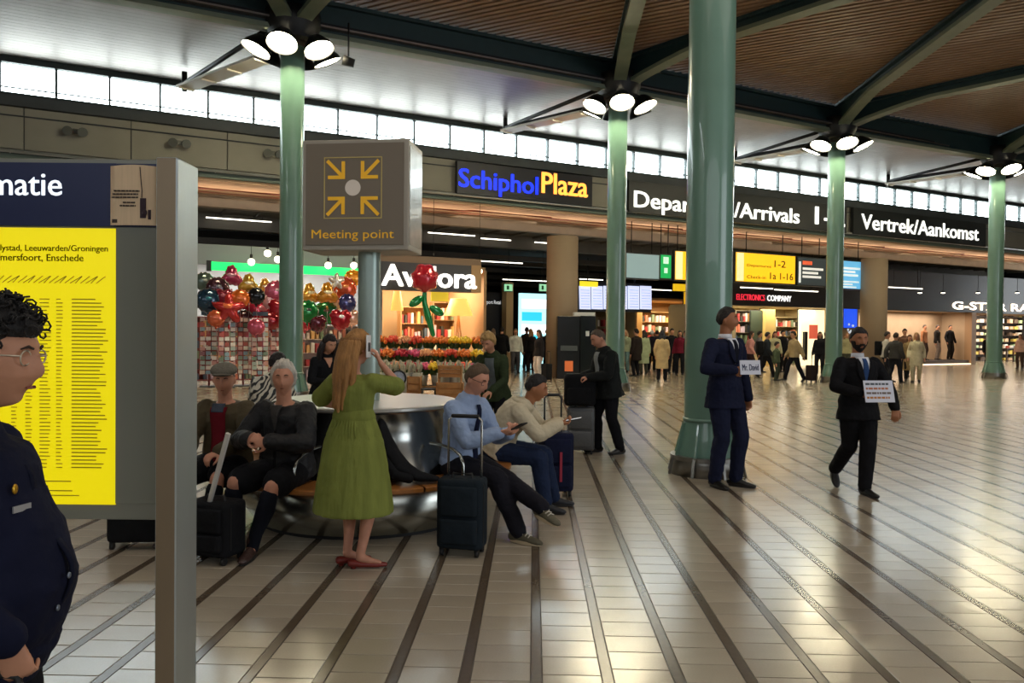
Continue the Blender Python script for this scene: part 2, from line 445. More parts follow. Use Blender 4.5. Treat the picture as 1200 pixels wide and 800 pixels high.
# roof over the gallery, dark ceiling of the passage, its far wall and ends
r_ = MB(WM); r_.box(-24, 40, 5.0, 30, 4.92, 5.02); r_.box(-24, 40, 29.8, 30, 0, 7.4)
r_.box(-24.2, -24, 0, 30, 0, 7.4); r_.box(40, 40.2, 0, 30, 0, 7.4); 
mk('wall_passage', r_, m_dark, kind='structure')
r_ = MB(WM); r_.box(-24, 40, .3, 30, 7.28, 7.40); mk('roof', r_, mat('#d8d8d4', .9, key='pale bounce roof'), kind='structure')  # unseen roof top, made pale to bounce sky light onto the silver ceiling
r_ = MB(); r_.box(-17.6, 34.1, -9.6, -9.4, 0, 9.3); mk('wall_front', r_, mat('#3a3a38', .8, key='rear wall'), kind='structure')
# side walls of the hall, well outside the frame
sd = MB(); sd.bar((-17.5, 17, 4.6), (-17.5, -9.5, 4.6), .3, 9.3); sdo = mk('wall_left', sd, m_conc, kind='structure')
sd = MB(); sd.bar((34.0, 43, 4.6), (34.0, -9.5, 4.6), .3, 9.3); sdo = mk('wall_right', sd, m_conc, kind='structure')

# twin spotlights on the panels
sp_m = mat('#55574f', .4, .4, key='spot housing')
spl = None
for i, x in enumerate((88, 209, 318)):
    s_ = sx(x)
    t = thing('twin_spotlight', '%s of three small grey twin spotlights on the concrete panels at upper left' % ('leftmost', 'middle', 'rightmost')[i], 'spotlight', W(s_, 0, 6.68), AW)
    q = MB(); q.box(-.06, .06, -.05, 0, -.06, .06); mk('bracket', q, sp_m, t)
    for sgn in (-1, 1):
        q = MB(); q.cyl((sgn * .14, -.02, 0), (sgn * .17, -.26, -.06), .09, .12, n=14); mk('lamp_head', q, sp_m, t)
    q = MB(); q.bar((-.2, -.05, 0), (.2, -.05, 0), .02, .03); mk('arm', q, sp_m, t)

# ================================================================ ROOF BEAMS AND GREEN COLUMNS
m_beam = mat('#22383a', .5, .1, var=.1, vscale=3, key='beam teal'); m_flange = mat('#6d7765', .5, .1, var=.1, vscale=4, key='beam flange')
m_green = mat('#6c9080', .28, 0, var=.05, vscale=3, key='column green', coat=.5)
m_steel = mat('#8c8a84', .32, .9, bump=.05, bscale=80, key='brushed steel', stretch=(1, 1, .08))
m_black = mat('#151617', .55, key='black metal')
COL = [Vector((-4.95, 17.2)), Vector((2.85, 21.2)), Vector((10.6, 25.3)), Vector((18.15, 28.9)), Vector((2.26, 8.85))]
DB = Vector((7.2, -8.35)).normalized(); DC = Vector((-.6, -12.35)).normalized()
def beam(p, q, z0, z1, label, rise=0.0):
    t = thing('roof_beam', label, 'beam', (p.x, p.y, 0), 0)
    P = Vector((0, 0, 0)); Q = Vector((q.x - p.x, q.y - p.y, 0)); L = Q.length; dr = Q / L
    def prof(r):    # bottom height along the beam: curved haunch near each column
        e = min(r, L - r); return z0 + rise * min(1, max(0, e - .5) / 2.2) ** .8
    rs = [0, .5, 1.0, 1.6, 2.2, 2.9] + [L - x for x in (2.9, 2.2, 1.6, 1.0, .5, 0)]
    nrm = Vector((-dr.y, dr.x, 0))
    for nm, w, a, b_, mm in (('web', .14, .10, None, m_beam), ('bottom_flange', .34, 0, .10, m_flange)):
        vs = []; fs = []
        for r in rs:
            zb = prof(r)
            lo = zb + a; hi = zb + b_ if b_ else z1
            c = dr * r
            vs += [c + nrm * (w / 2) + Vector((0, 0, lo)), c - nrm * (w / 2) + Vector((0, 0, lo)), c - nrm * (w / 2) + Vector((0, 0, hi)), c + nrm * (w / 2) + Vector((0, 0, hi))]
        for i in range(len(rs) - 1):
            for k in range(4): fs.append((4 * i + k, 4 * i + (k + 1) % 4, 4 * i + 4 + (k + 1) % 4, 4 * i + 4 + k))
        fs += [(0, 1, 2, 3), tuple(len(vs) - 4 + k for k in (3, 2, 1, 0))]
        q_ = MB(); q_.add(vs, fs); mk(nm, q_, mm, t)
    q_ = MB(); q_.bar((0, 0, z1 - .04), Q + Vector((0, 0, z1 - .04)), .4, .08); mk('top_flange', q_, m_beam, t)
    return t
off = RU * .3
u = RU
pos = ['first', 'second', 'third', 'fourth']
cn = ['the column left of the square sign', 'the second slim column', 'the third slim column', 'the rightmost slim column']
beam(COL[0] - u * 9.5, COL[0] - u * .0, 8.17, 8.98, 'dark teal roof beam at top left, running into the lamp cluster beside the square sign')
beam(COL[0], COL[1], 8.17, 8.98, 'dark teal roof beam between the leftmost and second lamp clusters')
beam(COL[1], COL[2], 8.17, 8.98, 'dark teal roof beam passing behind the big near column')
beam(COL[2], COL[3], 8.17, 8.98, 'dark teal roof beam between the two rightmost lamp clusters')
beam(COL[3], COL[3] + u * 8.5, 8.17, 8.98, 'dark teal roof beam leaving the rightmost lamp cluster along the window wall')
for i in range(4):
    beam(COL[i], COL[i] + DB * 11.0, 8.3, 9.03, 'grey-green roof beam slanting towards the viewer to the right from %s' % cn[i], rise=.38)
    beam(COL[i], COL[i] + DC * 12.3, 8.3, 9.03, 'grey-green roof beam running back over the viewer from %s' % cn[i], rise=.38)
m_lamp = mat('#fff0c8', .4, emit=55, key='lamp glow')
m_conelamp = mat('#1b1c1e', .35, .5, key='lamp housing')
def column(i, c, label, lamps=True):
    t = thing('support_column', label, 'column', (c.x, c.y, 0))
    R = .262
    q = MB(); q.lathe([(R, .62), (R, 8.35)], n=40); mk('shaft', q, m_green, t)
    q = MB(); q.lathe([(R, .60), (R + .015, .60), (R + .015, .64), (R, .64)], n=40); mk('collar', q, m_green, t)
    q = MB(); q.lathe([(R * 1.0, .62), (R + .02, .5), (R + .08, .24), (R + .08, .2)], n=40)
    mk('flared_foot', q, m_green, t)
    for k in range(8):
        a = k * PI / 4 + .2; q = MB()
        q.prism([(R - .01, .58), (R + .03, .58), (R + .13, .2), (R, .2)], -.01, .01, Matrix.Rotation(a, 4, 'Z'))
        mk('fin', q, m_green, t)
    q = MB(); q.lathe([(0, .215), (R + .15, .215), (R + .15, .17), (0, .17)], n=40, smooth=False); mk('base_ring', q, m_steel, t)
    q = MB(); q.lathe([(R + .11, .17), (R + .16, 0), (0, 0)], n=40); mk('skirt', q, m_steel, t)
    for k in range(8):
        a = k * PI / 4 + .2; q = MB(); rr = R + .145
        q.bar((rr * math.cos(a), rr * math.sin(a), .2), ((rr + .05) * math.cos(a), (rr + .05) * math.sin(a), 0), .03, .02)
        mk('foot_bar', q, m_steel, t)
    q = MB(); q.lathe([(0, 7.86), (R + .12, 7.86), (R + .22, 8.05), (R + .35, 8.3), (R + .35, 8.62), (0, 8.62)], n=24); mk('capital', q, m_black, t)
    return t
column(0, COL[0], 'slim green column just left of the square yellow-on-brown sign')
column(1, COL[1], 'slim green column behind the man in the dark jacket with luggage')
column(2, COL[2], 'slim green column behind the man walking with a paper')
column(3, COL[3], 'slim green column at the right beside the clothes shop')
column(4, COL[4], 'big near green column beside the man in the navy suit')
def lampring(i, c, label):
    t = thing('lamp_cluster', label, 'lamp', (c.x, c.y, 0))
    q = MB(); q.lathe([(.30, 7.93), (.66, 7.93), (.66, 7.99), (.30, 7.99), (.30, 7.93)], n=36, smooth=False); mk('ring_frame', q, m_black, t)
    for k in range(6):
        a = -PI / 2 + k * PI / 3
        ax = Vector((math.cos(a) * .42, math.sin(a) * .42, -.9)).normalized()
        p = Vector((math.cos(a) * .80, math.sin(a) * .80, 7.66))
        q = MB(); q.loft([p - ax * .36, p - ax * .3, p - ax * .1, p], [.09, .17, .30, .325], n=22, rounded=False, closed=False)
        q.loft([p - ax * .38, p - ax * .34], [.05, .09], n=10, rounded=False)
        h = mk('lamp_housing', q, m_conelamp, t)
        q = MB(); q.loft([p - ax * .035, p - ax * .028], [.305, .305], n=22, rounded=False); mk('lamp_glass', q, m_lamp, h)
        q = MB(); q.bar(p - ax * .36, (math.cos(a) * .5, math.sin(a) * .5, 7.96), .05, .05); mk('lamp_arm', q, m_black, t)
    return t
ln = ['leftmost cluster of six round lamps around a green column', 'cluster of six round lamps on the slim column next to the plaza lettering',
      'cluster of six round lamps on the third slim column, left of the rightmost one', 'cluster of six round lamps at the right edge of the picture']
for i in range(4): lampring(i, COL[i], ln[i])
# struts that reach from each column head to the window wall
tips = [(-8.6, 20.1, 7.96), (-.28, 24.5, 8.05), (8.25, 28.7, 8.08), (15.85, 32.6, 8.08)]
m_white = mat('#b9b3a8', .45, .3, key='pale metal')
for i, tp in enumerate(tips):
    c = COL[i]; t = thing('roof_strut', ('black and pale roof strut reaching left from the %s lamp cluster towards the window band' % ('leftmost', 'second', 'third', 'rightmost')[i]), 'strut', (c.x, c.y, 0))
    T = Vector((tp[0] - c.x, tp[1] - c.y, tp[2])); d2 = Vector((T.x, T.y, 0)).normalized(); nn = Vector((-d2.y, d2.x, 0))
    for sg, z in ((1, 8.28), (-1, 8.1)):
        q = MB(); q.tube([d2 * .3 + nn * (.35 * sg) + Vector((0, 0, z)), T], .06, n=8); mk('rod', q, m_black, t)
    q = MB(); q.bar(d2 * 1.2 + Vector((0, 0, 7.86)), T - Vector((0, 0, .12)), .46, .06); mk('tray', q, m_white, t)
    for f in (0, .33, .66, .97):
        p = (d2 * 1.2 + Vector((0, 0, 7.86))).lerp(T - Vector((0, 0, .12)), f)
        q = MB(); q.bar(p - nn * .2 - Vector((0, 0, .04)), p + nn * .2 - Vector((0, 0, .04)), .05, .05); mk('tray_clip', q, mat('#d8d4c8', .4, key='clip'), t)
    q = MB(); q.tube([T + Vector((0, 0, -.2)), T + Vector((0, 0, .3))], .07, n=10); mk('tip_pin', q, m_black, t)
# hanging speaker near the left cluster
p = at(406, 72, 17.0)
t = thing('hanging_camera', 'small dark camera hanging below the roof right of the leftmost lamp cluster', 'camera', p)
q = MB(); q.cyl((-.12, 0, 0), (.12, .05, -.06), .11, .09, n=14); mk('housing', q, m_black, t)
q = MB(); q.cyl((0, 0, .08), (0, 0, 8.34 - p.z), .02, n=8); mk('rod', q, m_black, t)
# concrete columns
for x, Z, lab in ((658, 27.5, 'thick bare concrete column behind the black vending booth'), (1023, 34.4, 'thick bare concrete column behind the man walking with a paper')):
    p = Vector(((x - 600) / 900 * Z, Z, 0))
    q = MB(); q.lathe([(0, 0), (.56, 0), (.56, 4.97), (0, 4.97)], n=40)
    o = mk('concrete_column', q, mat('#8f7c66', .7, bump=.1, bscale=10, var=.08, vscale=1, key='column concrete')); o.location = p
    tag(o, lab, 'column')
# ================================================================ PEOPLE
SKIN = {'light': '#c08a6c', 'pink': '#c98f74', 'tan': '#a06a48', 'brown': '#74482f'}
def skinm(k): return mat(SKIN[k], .5, var=.08, vscale=25, spec=.4, key='skin ' + k)
m_eye = mat('#e8e4de', .2, key='eye white'); m_iris = mat('#20150f', .2, key='iris')
def remesh(o, vox, smooth=4, fac=.5):
    r = o.modifiers.new('remesh', 'REMESH'); r.mode = 'VOXEL'; r.voxel_size = vox; r.use_smooth_shade = True
    if smooth:
        q = o.modifiers.new('smooth', 'SMOOTH'); q.iterations = smooth; q.factor = fac
    return o
_wt = []
def wrinkle(o, k):
    if not _wt:
        for sc_, in ((.075,), (.035,)):
            tx = bpy.data.textures.new('folds', 'CLOUDS'); tx.noise_scale = sc_; tx.noise_depth = 2; tx.noise_basis = 'ORIGINAL_PERLIN'; _wt.append(tx)
    for tx, f in zip(_wt, (1, .35)):
        d = o.modifiers.new('folds', 'DISPLACE'); d.texture = tx; d.texture_coords = 'LOCAL'; d.strength = k * f; d.mid_level = .5
def ik(a, t, l1, l2, pole):
    a = Vector(a); t = Vector(t); d = t - a; L = d.length
    if L > (l1 + l2) * .995: t = a + d * ((l1 + l2) * .995 / L); d = t - a; L = d.length
    L = max(L, abs(l1 - l2) + .02)
    x = (l1 * l1 - l2 * l2 + L * L) / (2 * L); h = math.sqrt(max(0, l1 * l1 - x * x))
    dn = d.normalized(); p = Vector(pole); p = (p - dn * p.dot(dn)).normalized()
    return a + dn * x + p * h, t
def gs(x, y, z, c, w): return math.exp(-(((x - c[0]) / w[0]) ** 2 + ((y - c[1]) / w[1]) ** 2 + ((z - c[2]) / w[2]) ** 2))
def headfn(fem):
    def fn(d):
        x, y, z = d
        k = 1.0
        # jaw narrows below, skull wide above
        if z < 0:
            t = -z; x *= 1 - .34 * t ** 1.3; y = y * (1 - .12 * t) if y < 0 else y * (1 - .42 * t)
        y -= .05 * (1 if z < -.2 else 0)
        fr = max(0.0, -d.y)
        if d.y < 0:
            y -= .25 * gs(d.x, 0, d.z, (0, 0, -.22), (.13, 1, .17)) * fr      # nose
            y -= .11 * gs(d.x, 0, d.z, (0, 0, .02), (.10, 1, .22)) * fr
            y += .16 * (gs(d.x, 0, d.z, (.36, 0, .08), (.20, 1, .13)) + gs(d.x, 0, d.z, (-.36, 0, .08), (.20, 1, .13))) * fr   # sockets
            y -= .05 * gs(abs(d.x), 0, d.z, (.35, 0, .27), (.3, 1, .10)) * fr      # brow
            y -= .10 * gs(d.x, 0, d.z, (0, 0, -.53), (.24, 1, .08)) * fr          # lips
            y += .05 * gs(d.x, 0, d.z, (0, 0, -.66), (.3, 1, .06)) * fr
            y -= .17 * gs(d.x, 0, d.z, (0, 0, -.86), (.34, 1, .15))         # chin
            y -= .04 * gs(abs(d.x), 0, d.z, (.5, 0, -.2), (.25, 1, .2)) * fr      # cheeks
        return Vector((x, y, z))
    return fn
def hand_mesh(mb, wrist, dirv, nrm, curl=.35, side=1, r=1.0, detail=True):
    """nrm: direction the palm faces; fingers bend towards it. side=+1: thumb towards lat"""
    d = Vector(dirv).normalized(); n = Vector(nrm); n = (n - d * n.dot(d)).normalized(); lat = d.cross(n).normalized() * side
    w = Vector(wrist)
    mb.loft([w - d * .01, w + d * .03, w + d * .065, w + d * .09], [(.026 * r, .02 * r), (.036 * r, .017 * r), (.042 * r, .015 * r), (.04 * r, .012 * r)], xref=lat, n=10)
    if not detail:
        mb.loft([w + d * .085, w + d * .13 + n * .03 * curl, w + d * .16 + n * .08 * curl], [(.036, .013), (.034, .012), (.022, .009)], xref=lat, n=8); return
    for k, (o, L) in enumerate(((.031, .068), (.0105, .078), (-.0105, .072), (-.031, .056))):
        b = w + d * (.088 - abs(o) * .12) + lat * o * r; pts = [b - d * .02, b]; a = 0.12 + k * .03
        q = b
        for j, f in enumerate((.45, .32, .26)):
            a += curl * (1.0, 1.15, .8)[j] + (.04 if j else 0)
            q = q + (d * math.cos(a) + n * math.sin(a)) * L * f * r + lat * (o * .03)
            pts.append(q)
        mb.loft(pts, [.0105 * r, .0100 * r, .0093 * r, .0086 * r, .0074 * r], n=7)
    b = w + d * .018 + lat * .026 * r + n * .004
    t1 = b + (d * .65 + lat * .62 + n * .35).normalized() * .04 * r
    t2 = t1 + (d * .86 + lat * .22 + n * .5).normalized() * .034 * r
    t3 = t2 + (d * .9 + lat * -.1 + n * .55).normalized() * .026 * r
    mb.loft([b - d * .01, b, t1, t2, t3], [.012 * r, .0145 * r, .0125 * r, .0105 * r, .0085 * r], n=8)

TOR_M = [(-.16, .13, .10), (-.05, .168, .118), (.05, .168, .122), (.2, .150, .112), (.38, .145, .106), (.58, .160, .115), (.76, .178, .118), (.88, .172, .105), (.95, .115, .08), (1.0, .066, .062)]
TOR_F = [(-.16, .13, .10), (-.05, .175, .122), (.05, .172, .122), (.2, .140, .104), (.38, .124, .095), (.58, .140, .115), (.74, .152, .125), (.88, .148, .098), (.95, .10, .074), (1.0, .056, .056)]
def interp(tab, t):
    if t <= tab[0][0]: return tab[0][1:]
    for i in range(len(tab) - 1):
        if t <= tab[i + 1][0]:
            f = (t - tab[i][0]) / (tab[i + 1][0] - tab[i][0])
            return tuple(tab[i][j] * (1 - f) + tab[i + 1][j] * f for j in range(1, len(tab[0])))
    return tab[-1][1:]
class Person:
    def __init__(P, label, loc, rz, H=1.75, fem=False, hip=None, lean=0.0, side=0.0, hunch=0.0, belly=0.0, wide=1.0, twist=0.0,
                 head=(0, 0, 0), hands=None, feet=None, elbows=None, knees=None, palms=None, curl=(.35, .35), handdir=None,
                 skin='light', group=None, near=True, vox=None, hiphook=0.0, headscale=1.0, toes=None, footpitch=(0, 0), fwd=0.0, hipx=0.0):
        s = P.s = H / 1.75; P.near = near; P.fem = fem
        P.vox = vox or (.0075 if near else .017)
        P.t = thing('person', label, 'person', loc, rz, group)
        hz = (.93 * s if hip is None else hip)
        P.pel = Vector((hipx, hiphook, hz)); P.L = .50 * s; P.hunch = hunch; P.lean = lean
        P.up = Vector((math.sin(side), -math.sin(lean) * math.cos(side), math.cos(lean) * math.cos(side))).normalized()
        P.rt = Vector((1, 0, 0)); P.fr = P.up.cross(P.rt).normalized() * 1.0   # up x right -> back(+Y)?
        if P.fr.y > 0: P.fr = -P.fr
        P.tab = TOR_F if fem else TOR_M
        P.belly = belly; P.wide = wide
        P.twist = twist
        P.neck = P.cen(1.0)
        # arms
        sw = (.150 if fem else .170) * s * (1 + (wide - 1) * .6)
        c = P.cen(.87)
        tw = Matrix.Rotation(twist, 3, 'Z'); P.tw = tw
        P.sh = {q: c + tw @ (P.rt * (sw * k)) for q, k in (('R', -1), ('L', 1))}
        hands = hands or {}; feet = feet or {}; elbows = elbows or {}; knees = knees or {}; palms = palms or {}; handdir = handdir or {}; toes = toes or {}
        P.el = {}; P.wr = {}; P.hand = {}
        la, lf = .285 * s, .255 * s
        for q, k in (('R', -1), ('L', 1)):
            tgt = Vector(hands.get(q, (k * .27 * s, -.03, hz - .12 * s)))
            e, w = ik(P.sh[q], tgt, la, lf, elbows.get(q, (k * .35, .9, -.15)))
            P.el[q] = e; P.wr[q] = w
            dv = Vector(handdir.get(q, (w - e).normalized()))
            P.hand[q] = (w, dv, Vector(palms.get(q, (-k, 0, 0) if q not in hands else (0, .3, -1))))
        P.curl = dict(zip(('R', 'L'), curl))
        P.hp = {}; P.kn = {}; P.an = {}; P.toe = {}; P.fp = dict(zip(('R', 'L'), footpitch))
        lt, ls = .43 * s, .415 * s
        for q, k in (('R', -1), ('L', 1)):
            h = P.pel + Vector((k * .088 * s, 0, -.02 * s)); P.hp[q] = h
            tgt = Vector(feet.get(q, (k * .11 * s, .0, .085 * s)))
            kn, an = ik(h, tgt, lt, ls, knees.get(q, (k * .15, -1, .05)))
            P.kn[q] = kn; P.an[q] = an; P.toe[q] = Vector(toes.get(q, (k * .18, -1, 0))).normalized()
        # head
        yaw, pitch, roll = head
        P.HM = Matrix.Rotation(yaw, 3, 'Z') @ Matrix.Rotation(pitch, 3, 'X') @ Matrix.Rotation(roll, 3, 'Y')
        P.hs = hs = s ** .35 * headscale * 1.04
        base = P.neck + P.up * .045 * s + Vector((0, -fwd, 0))
        P.hc = base + (P.HM @ Vector((0, -.022, .125))) * hs
        P.hr = Vector((.077, .097, .118)) * hs * (.96 if fem else 1)
        P.fn = headfn(fem)
        # --- body: one continuous surface
        b = MB(); rr = 1 if near else 1
        ts = [r_[0] for r_ in P.tab]
        b.loft([P.cen(t) for t in ts], [P.rad(t, -.012) for t in ts], n=16)
        b.loft([P.neck - P.up * .06 * s, P.neck + P.up * .02, P.hc - P.HM @ Vector((0, -.012, .05 * hs))], [.062 * s * (.88 if fem else 1), .055 * s * (.86 if fem else 1), .056 * hs * (.86 if fem else 1)], n=12)
        if near: b.ell(P.hc, P.hr, P.HM, n=44, m=32, fn=P.fn)
        else: b.ell(P.hc, P.hr, P.HM, n=14, m=10, fn=P.fn)
        if near:
            for k in (-1, 1): b.ell(P.hc + P.HM @ Vector((k * P.hr.x * .98, .012, -.008)), (.012, .019, .031), P.HM @ Matrix.Rotation(k * .3, 3, 'Z'), n=10, m=8)
        for q, k in (('R', -1), ('L', 1)):
            S, E, Wr = P.sh[q], P.el[q], P.wr[q]; f = .86 if fem else 1
            b.loft([S, S.lerp(E, .3), S.lerp(E, .8), E], [.052 * s * f, .05 * s * f, .041 * s * f, .039 * s * f], n=10)
            b.loft([E, E.lerp(Wr, .25), E.lerp(Wr, .8), Wr], [.039 * s * f, .041 * s * f, .030 * s * f, .026 * s * f], n=10)
            w, dv, pn_ = P.hand[q]; hs_ = (.92 if fem else 1.02) * s
            hand_mesh(b, w, dv, pn_, P.curl[q], k, hs_, near)
            Hh, K, A = P.hp[q], P.kn[q], P.an[q]
            b.loft([Hh, Hh.lerp(K, .3), Hh.lerp(K, .8), K], [.088 * s, .082 * s, .058 * s, .053 * s], n=12)
            cb_ = Vector((0, .018, 0)); b.loft([K, K.lerp(A, .28) + cb_, K.lerp(A, .75), A], [.053 * s, .056 * s, .038 * s, .034 * s], n=12)
            tv = P.tv(q); uv = (tv.cross(Vector((0, 0, 1)).cross(tv))).normalized(); uv = uv if uv.z > 0 else -uv; b.loft([A - uv * .02, A + tv * .06 - uv * .047, A + tv * .13 - uv * .062], [(.034, .034), (.038, .026), (.034, .016)], n=10)
        P.body = remesh(mk('body', b, skinm(skin), P.t), P.vox, 3)
        if near:
            for k in (-1, 1):
                e = MB(); c = P.fp_(k * .36, .08, -.010)
                e.ell(c, (.0125, .0125, .0125), n=12, m=8); mk('eye', e, m_eye, P.t)
                e = MB(); e.ell(c + P.HM @ Vector((0, -.0075, 0)), (.0068, .0068, .0068), n=10, m=6); mk('iris', e, m_iris, P.t)
                e = MB(); e.tube([P.fp_(k * .2, .25, .002), P.fp_(k * .36, .29, .003), P.fp_(k * .54, .24, .002)], [.003, .0042, .002], n=6); P.brow = mk('eyebrow', e, mat('#3a2a20', .8, key='brow'), P.t)
            e = MB(); e.tube([P.fp_(-.2, -.53, .001), P.fp_(-.08, -.51, .004), P.fp_(.08, -.51, .004), P.fp_(.2, -.53, .001)], [.002, .005, .005, .002], n=6); mk('lips', e, mat('#93503f', .5, key='lips'), P.t)
    def cen(P, t):
        return P.pel + P.up * (P.L * t) - P.fr * (P.hunch * math.sin(PI * min(1, max(0, t)))) + P.fr * (P.belly * .6 * math.exp(-((t - .25) / .28) ** 2))
    def rad(P, t, add=0.0):
        rx, ry = interp(P.tab, t); bl = P.belly * math.exp(-((t - .25) / .28) ** 2)
        return ((rx * P.wide + bl * .35) * P.s + add, ry * P.s * (1 + (P.wide - 1) * .8) + bl * .6 + add)
    def tv(P, q):
        t = P.toe[q].copy(); t.z = 0; t.normalize(); return (t * math.cos(P.fp[q]) + Vector((0, 0, -math.sin(P.fp[q])))).normalized()
    def fp_(P, x, z, out=0.0):
        """a point on the face: x,z in head radii"""
        y = -math.sqrt(max(0.0, 1 - x * x - z * z)); d = P.fn(Vector((x, y, z)))
        p = Vector((d.x * P.hr.x, d.y * P.hr.y, d.z * P.hr.z)); p = p + p.normalized() * out
        return P.hc + P.HM @ p
    def tp(P, x, t, off=.0):
        """a point on the front of the torso, x metres sideways"""
        rx, ry = P.rad(t, off); c = P.cen(t); x = max(-rx * .97, min(rx * .97, x))
        return c + P.rt * x + P.fr * (ry * math.sqrt(1 - (x / rx) ** 2))
    def tpb(P, x, t, off=.0):
        rx, ry = P.rad(t, off); c = P.cen(t); return c + P.rt * x - P.fr * (ry * math.sqrt(max(0, 1 - (x / rx) ** 2)))
    def panel(P, name, col, t0, t1, left, right, off, n=10, m=6, thick=.006, smat=None, back=False):
        mb = MB(); vs = []; f = P.tpb if back else P.tp
        for o in (off, off - thick):
            for i in range(n + 1):
                t = t0 + (t1 - t0) * i / n; l, r_ = left(t), right(t)
                for j in range(m + 1): vs.append(f(l + (r_ - l) * j / m, t, o))
        fs = []; w = m + 1; B = (n + 1) * w
        for i in range(n):
            for j in range(m):
                a = i * w + j; fs.append((a, a + 1, a + w + 1, a + w)); fs.append((B + a, B + a + w, B + a + w + 1, B + a + 1))
        for i in range(n):
            a = i * w; fs.append((a, a + w, B + a + w, B + a)); a += m; fs.append((a, B + a, B + a + w, a + w))
        for j in range(m):
            fs.append((j, B + j, B + j + 1, j + 1)); a = n * w + j; fs.append((a, a + 1, B + a + 1, B + a))
        mb.add(vs, fs, True); return mk(name, mb, smat or cloth(col), P.t)
    def top(P, name, m, t0=-.12, loose=.02, sleeve=1.0, sl=.014, neck=.96, skirt=None, sleeveloose=None, collar=0, label=None, vox=None, bulk=1.0, fold=.022):
        """jacket, shirt, dress bodice: torso and sleeves grown as one cloth surface"""
        b = MB(); s = P.s; P.loose = loose
        ts = [t for t in (t0, -.05, .05, .2, .38, .58, .76, .88, .93, neck) if t0 <= t <= neck and (t == neck or t < neck - .01)]
        pts = [P.cen(t) for t in ts]; rads = []
        for t in ts:
            a = loose * (.35 if t > .9 else 1); tt = max(t, -.03); r_ = P.rad(tt, a); e = max(0, -.03 - t) * .10; rads.append((r_[0] + e, r_[1] + e))
        if skirt:   # list of (z world-local, rx, ry, dx, dy)
            pts = [Vector((P.pel.x + dx, P.pel.y + dy, z)) for z, rx, ry, dx, dy in skirt] + pts; rads = [(rx, ry) for z, rx, ry, dx, dy in skirt] + rads
        b.loft(pts, rads, n=20, r0=not (skirt or t0 < -.04), r1=neck < .965)
        f = (.86 if P.fem else 1) * bulk
        for q in ('R', 'L'):
            S, E, Wr = P.sh[q], P.el[q], P.wr[q]
            if sleeve <= .5:
                e = S.lerp(E, sleeve * 2); b.loft([S, S.lerp(e, .5), e], [.054 * s * f + sl, .056 * s * f + sl, .056 * s * f + sl * 1.3], n=12)
            else:
                b.loft([S, S.lerp(E, .35), S.lerp(E, .85), E], [.054 * s * f + sl, .055 * s * f + sl, .046 * s * f + sl, .044 * s * f + sl], n=12)
                e = E.lerp(Wr, (sleeve - .5) * 2 * .98)
                b.loft([E, E.lerp(e, .3), E.lerp(e, .8), e], [.044 * s * f + sl, .046 * s * f + sl, .037 * s * f + sl, .034 * s * f + sl], n=12)
        if collar:
            b.loft([P.cen(.93), P.neck + P.up * .015, P.neck + P.up * collar], [P.rad(.93, loose * .4), (.072 * s, .076 * s), (.068 * s, .074 * s)], n=16)
        o = remesh(mk(name, b, m, P.t, label=label), vox or P.vox * 1.15, 3)
        if P.near: wrinkle(o, fold)
        return o
    def legs(P, name, m, to=1.0, loose=.014, flare=0.0, label=None):
        """trousers or shorts"""
        b = MB(); s = P.s
        b.loft([P.cen(-.18), P.cen(-.05), P.cen(.06), P.cen(.14)], [P.rad(-.16, loose), P.rad(-.05, loose), P.rad(.05, loose * .8), P.rad(.14, loose * .5)], n=16)
        for q in ('R', 'L'):
            Hh, K, A = P.hp[q], P.kn[q], P.an[q]
            if to <= .5:
                e = Hh.lerp(K, to * 2); b.loft([Hh, Hh.lerp(e, .5), e], [.092 * s + loose, .084 * s + loose * 1.3, .070 * s + loose * 1.7], n=14)
            else:
                b.loft([Hh, Hh.lerp(K, .35), Hh.lerp(K, .85), K], [.092 * s + loose, .082 * s + loose, .062 * s + loose, .058 * s + loose], n=14)
                e = K.lerp(A, (to - .5) * 2)
                b.loft([K, K.lerp(e, .3) + Vector((0, .012, 0)), K.lerp(e, .8), e], [.058 * s + loose, .058 * s + loose, .048 * s + loose + flare * .5, .046 * s + loose + flare], n=14)
        o = remesh(mk(name, b, m, P.t, label=label), P.vox * 1.15, 3)
        if P.near: wrinkle(o, .018)
        return o
    def shoes(P, m, sole=None, name='shoe', high=False):
        for q in ('R', 'L'):
            A, tv = P.an[q], P.tv(q); s = P.s; b = MB(); upv = tv.cross(Vector((0, 0, 1)).cross(tv)).normalized()
            if upv.z < 0: upv = -upv
            lat = tv.cross(upv)
            def p(f, u): return A + tv * f * s + upv * u * s
            b.loft([p(-.065, -.045), p(-.03, -.040), p(.04, -.042), p(.11, -.055), p(.17, -.062), p(.19, -.065)], [(.026, .032), (.034, .04), (.037, .04), (.042, .028), (.036, .02), (.022, .014)], xref=lat, n=14)
            b.loft([p(-.02, -.04), p(-.01, .0), p(-.005, .03 if high else .0)], [.037, .042, .042], n=12)
            o = remesh(mk(name, b, m, P.t), P.vox * .9, 2)
            b = MB(); poly = []
            for k in range(16):
                a = 2 * PI * k / 16; ca, sa = math.cos(a), math.sin(a); poly.append((ca * .13 + .06, sa * (.038 + .008 * ca)))
            lo = -.084 if not P.near else -.084
            vs = [p(x, lo) + lat * y for x, y in poly] + [p(x, lo + .024) + lat * y for x, y in poly]
            b.add(vs, [tuple(range(15, -1, -1)), tuple(range(16, 32))] + [(k, (k + 1) % 16, 16 + (k + 1) % 16, 16 + k) for k in range(16)])
            mk('sole', b, sole or mat('#1a1816', .6, key='sole'), o)
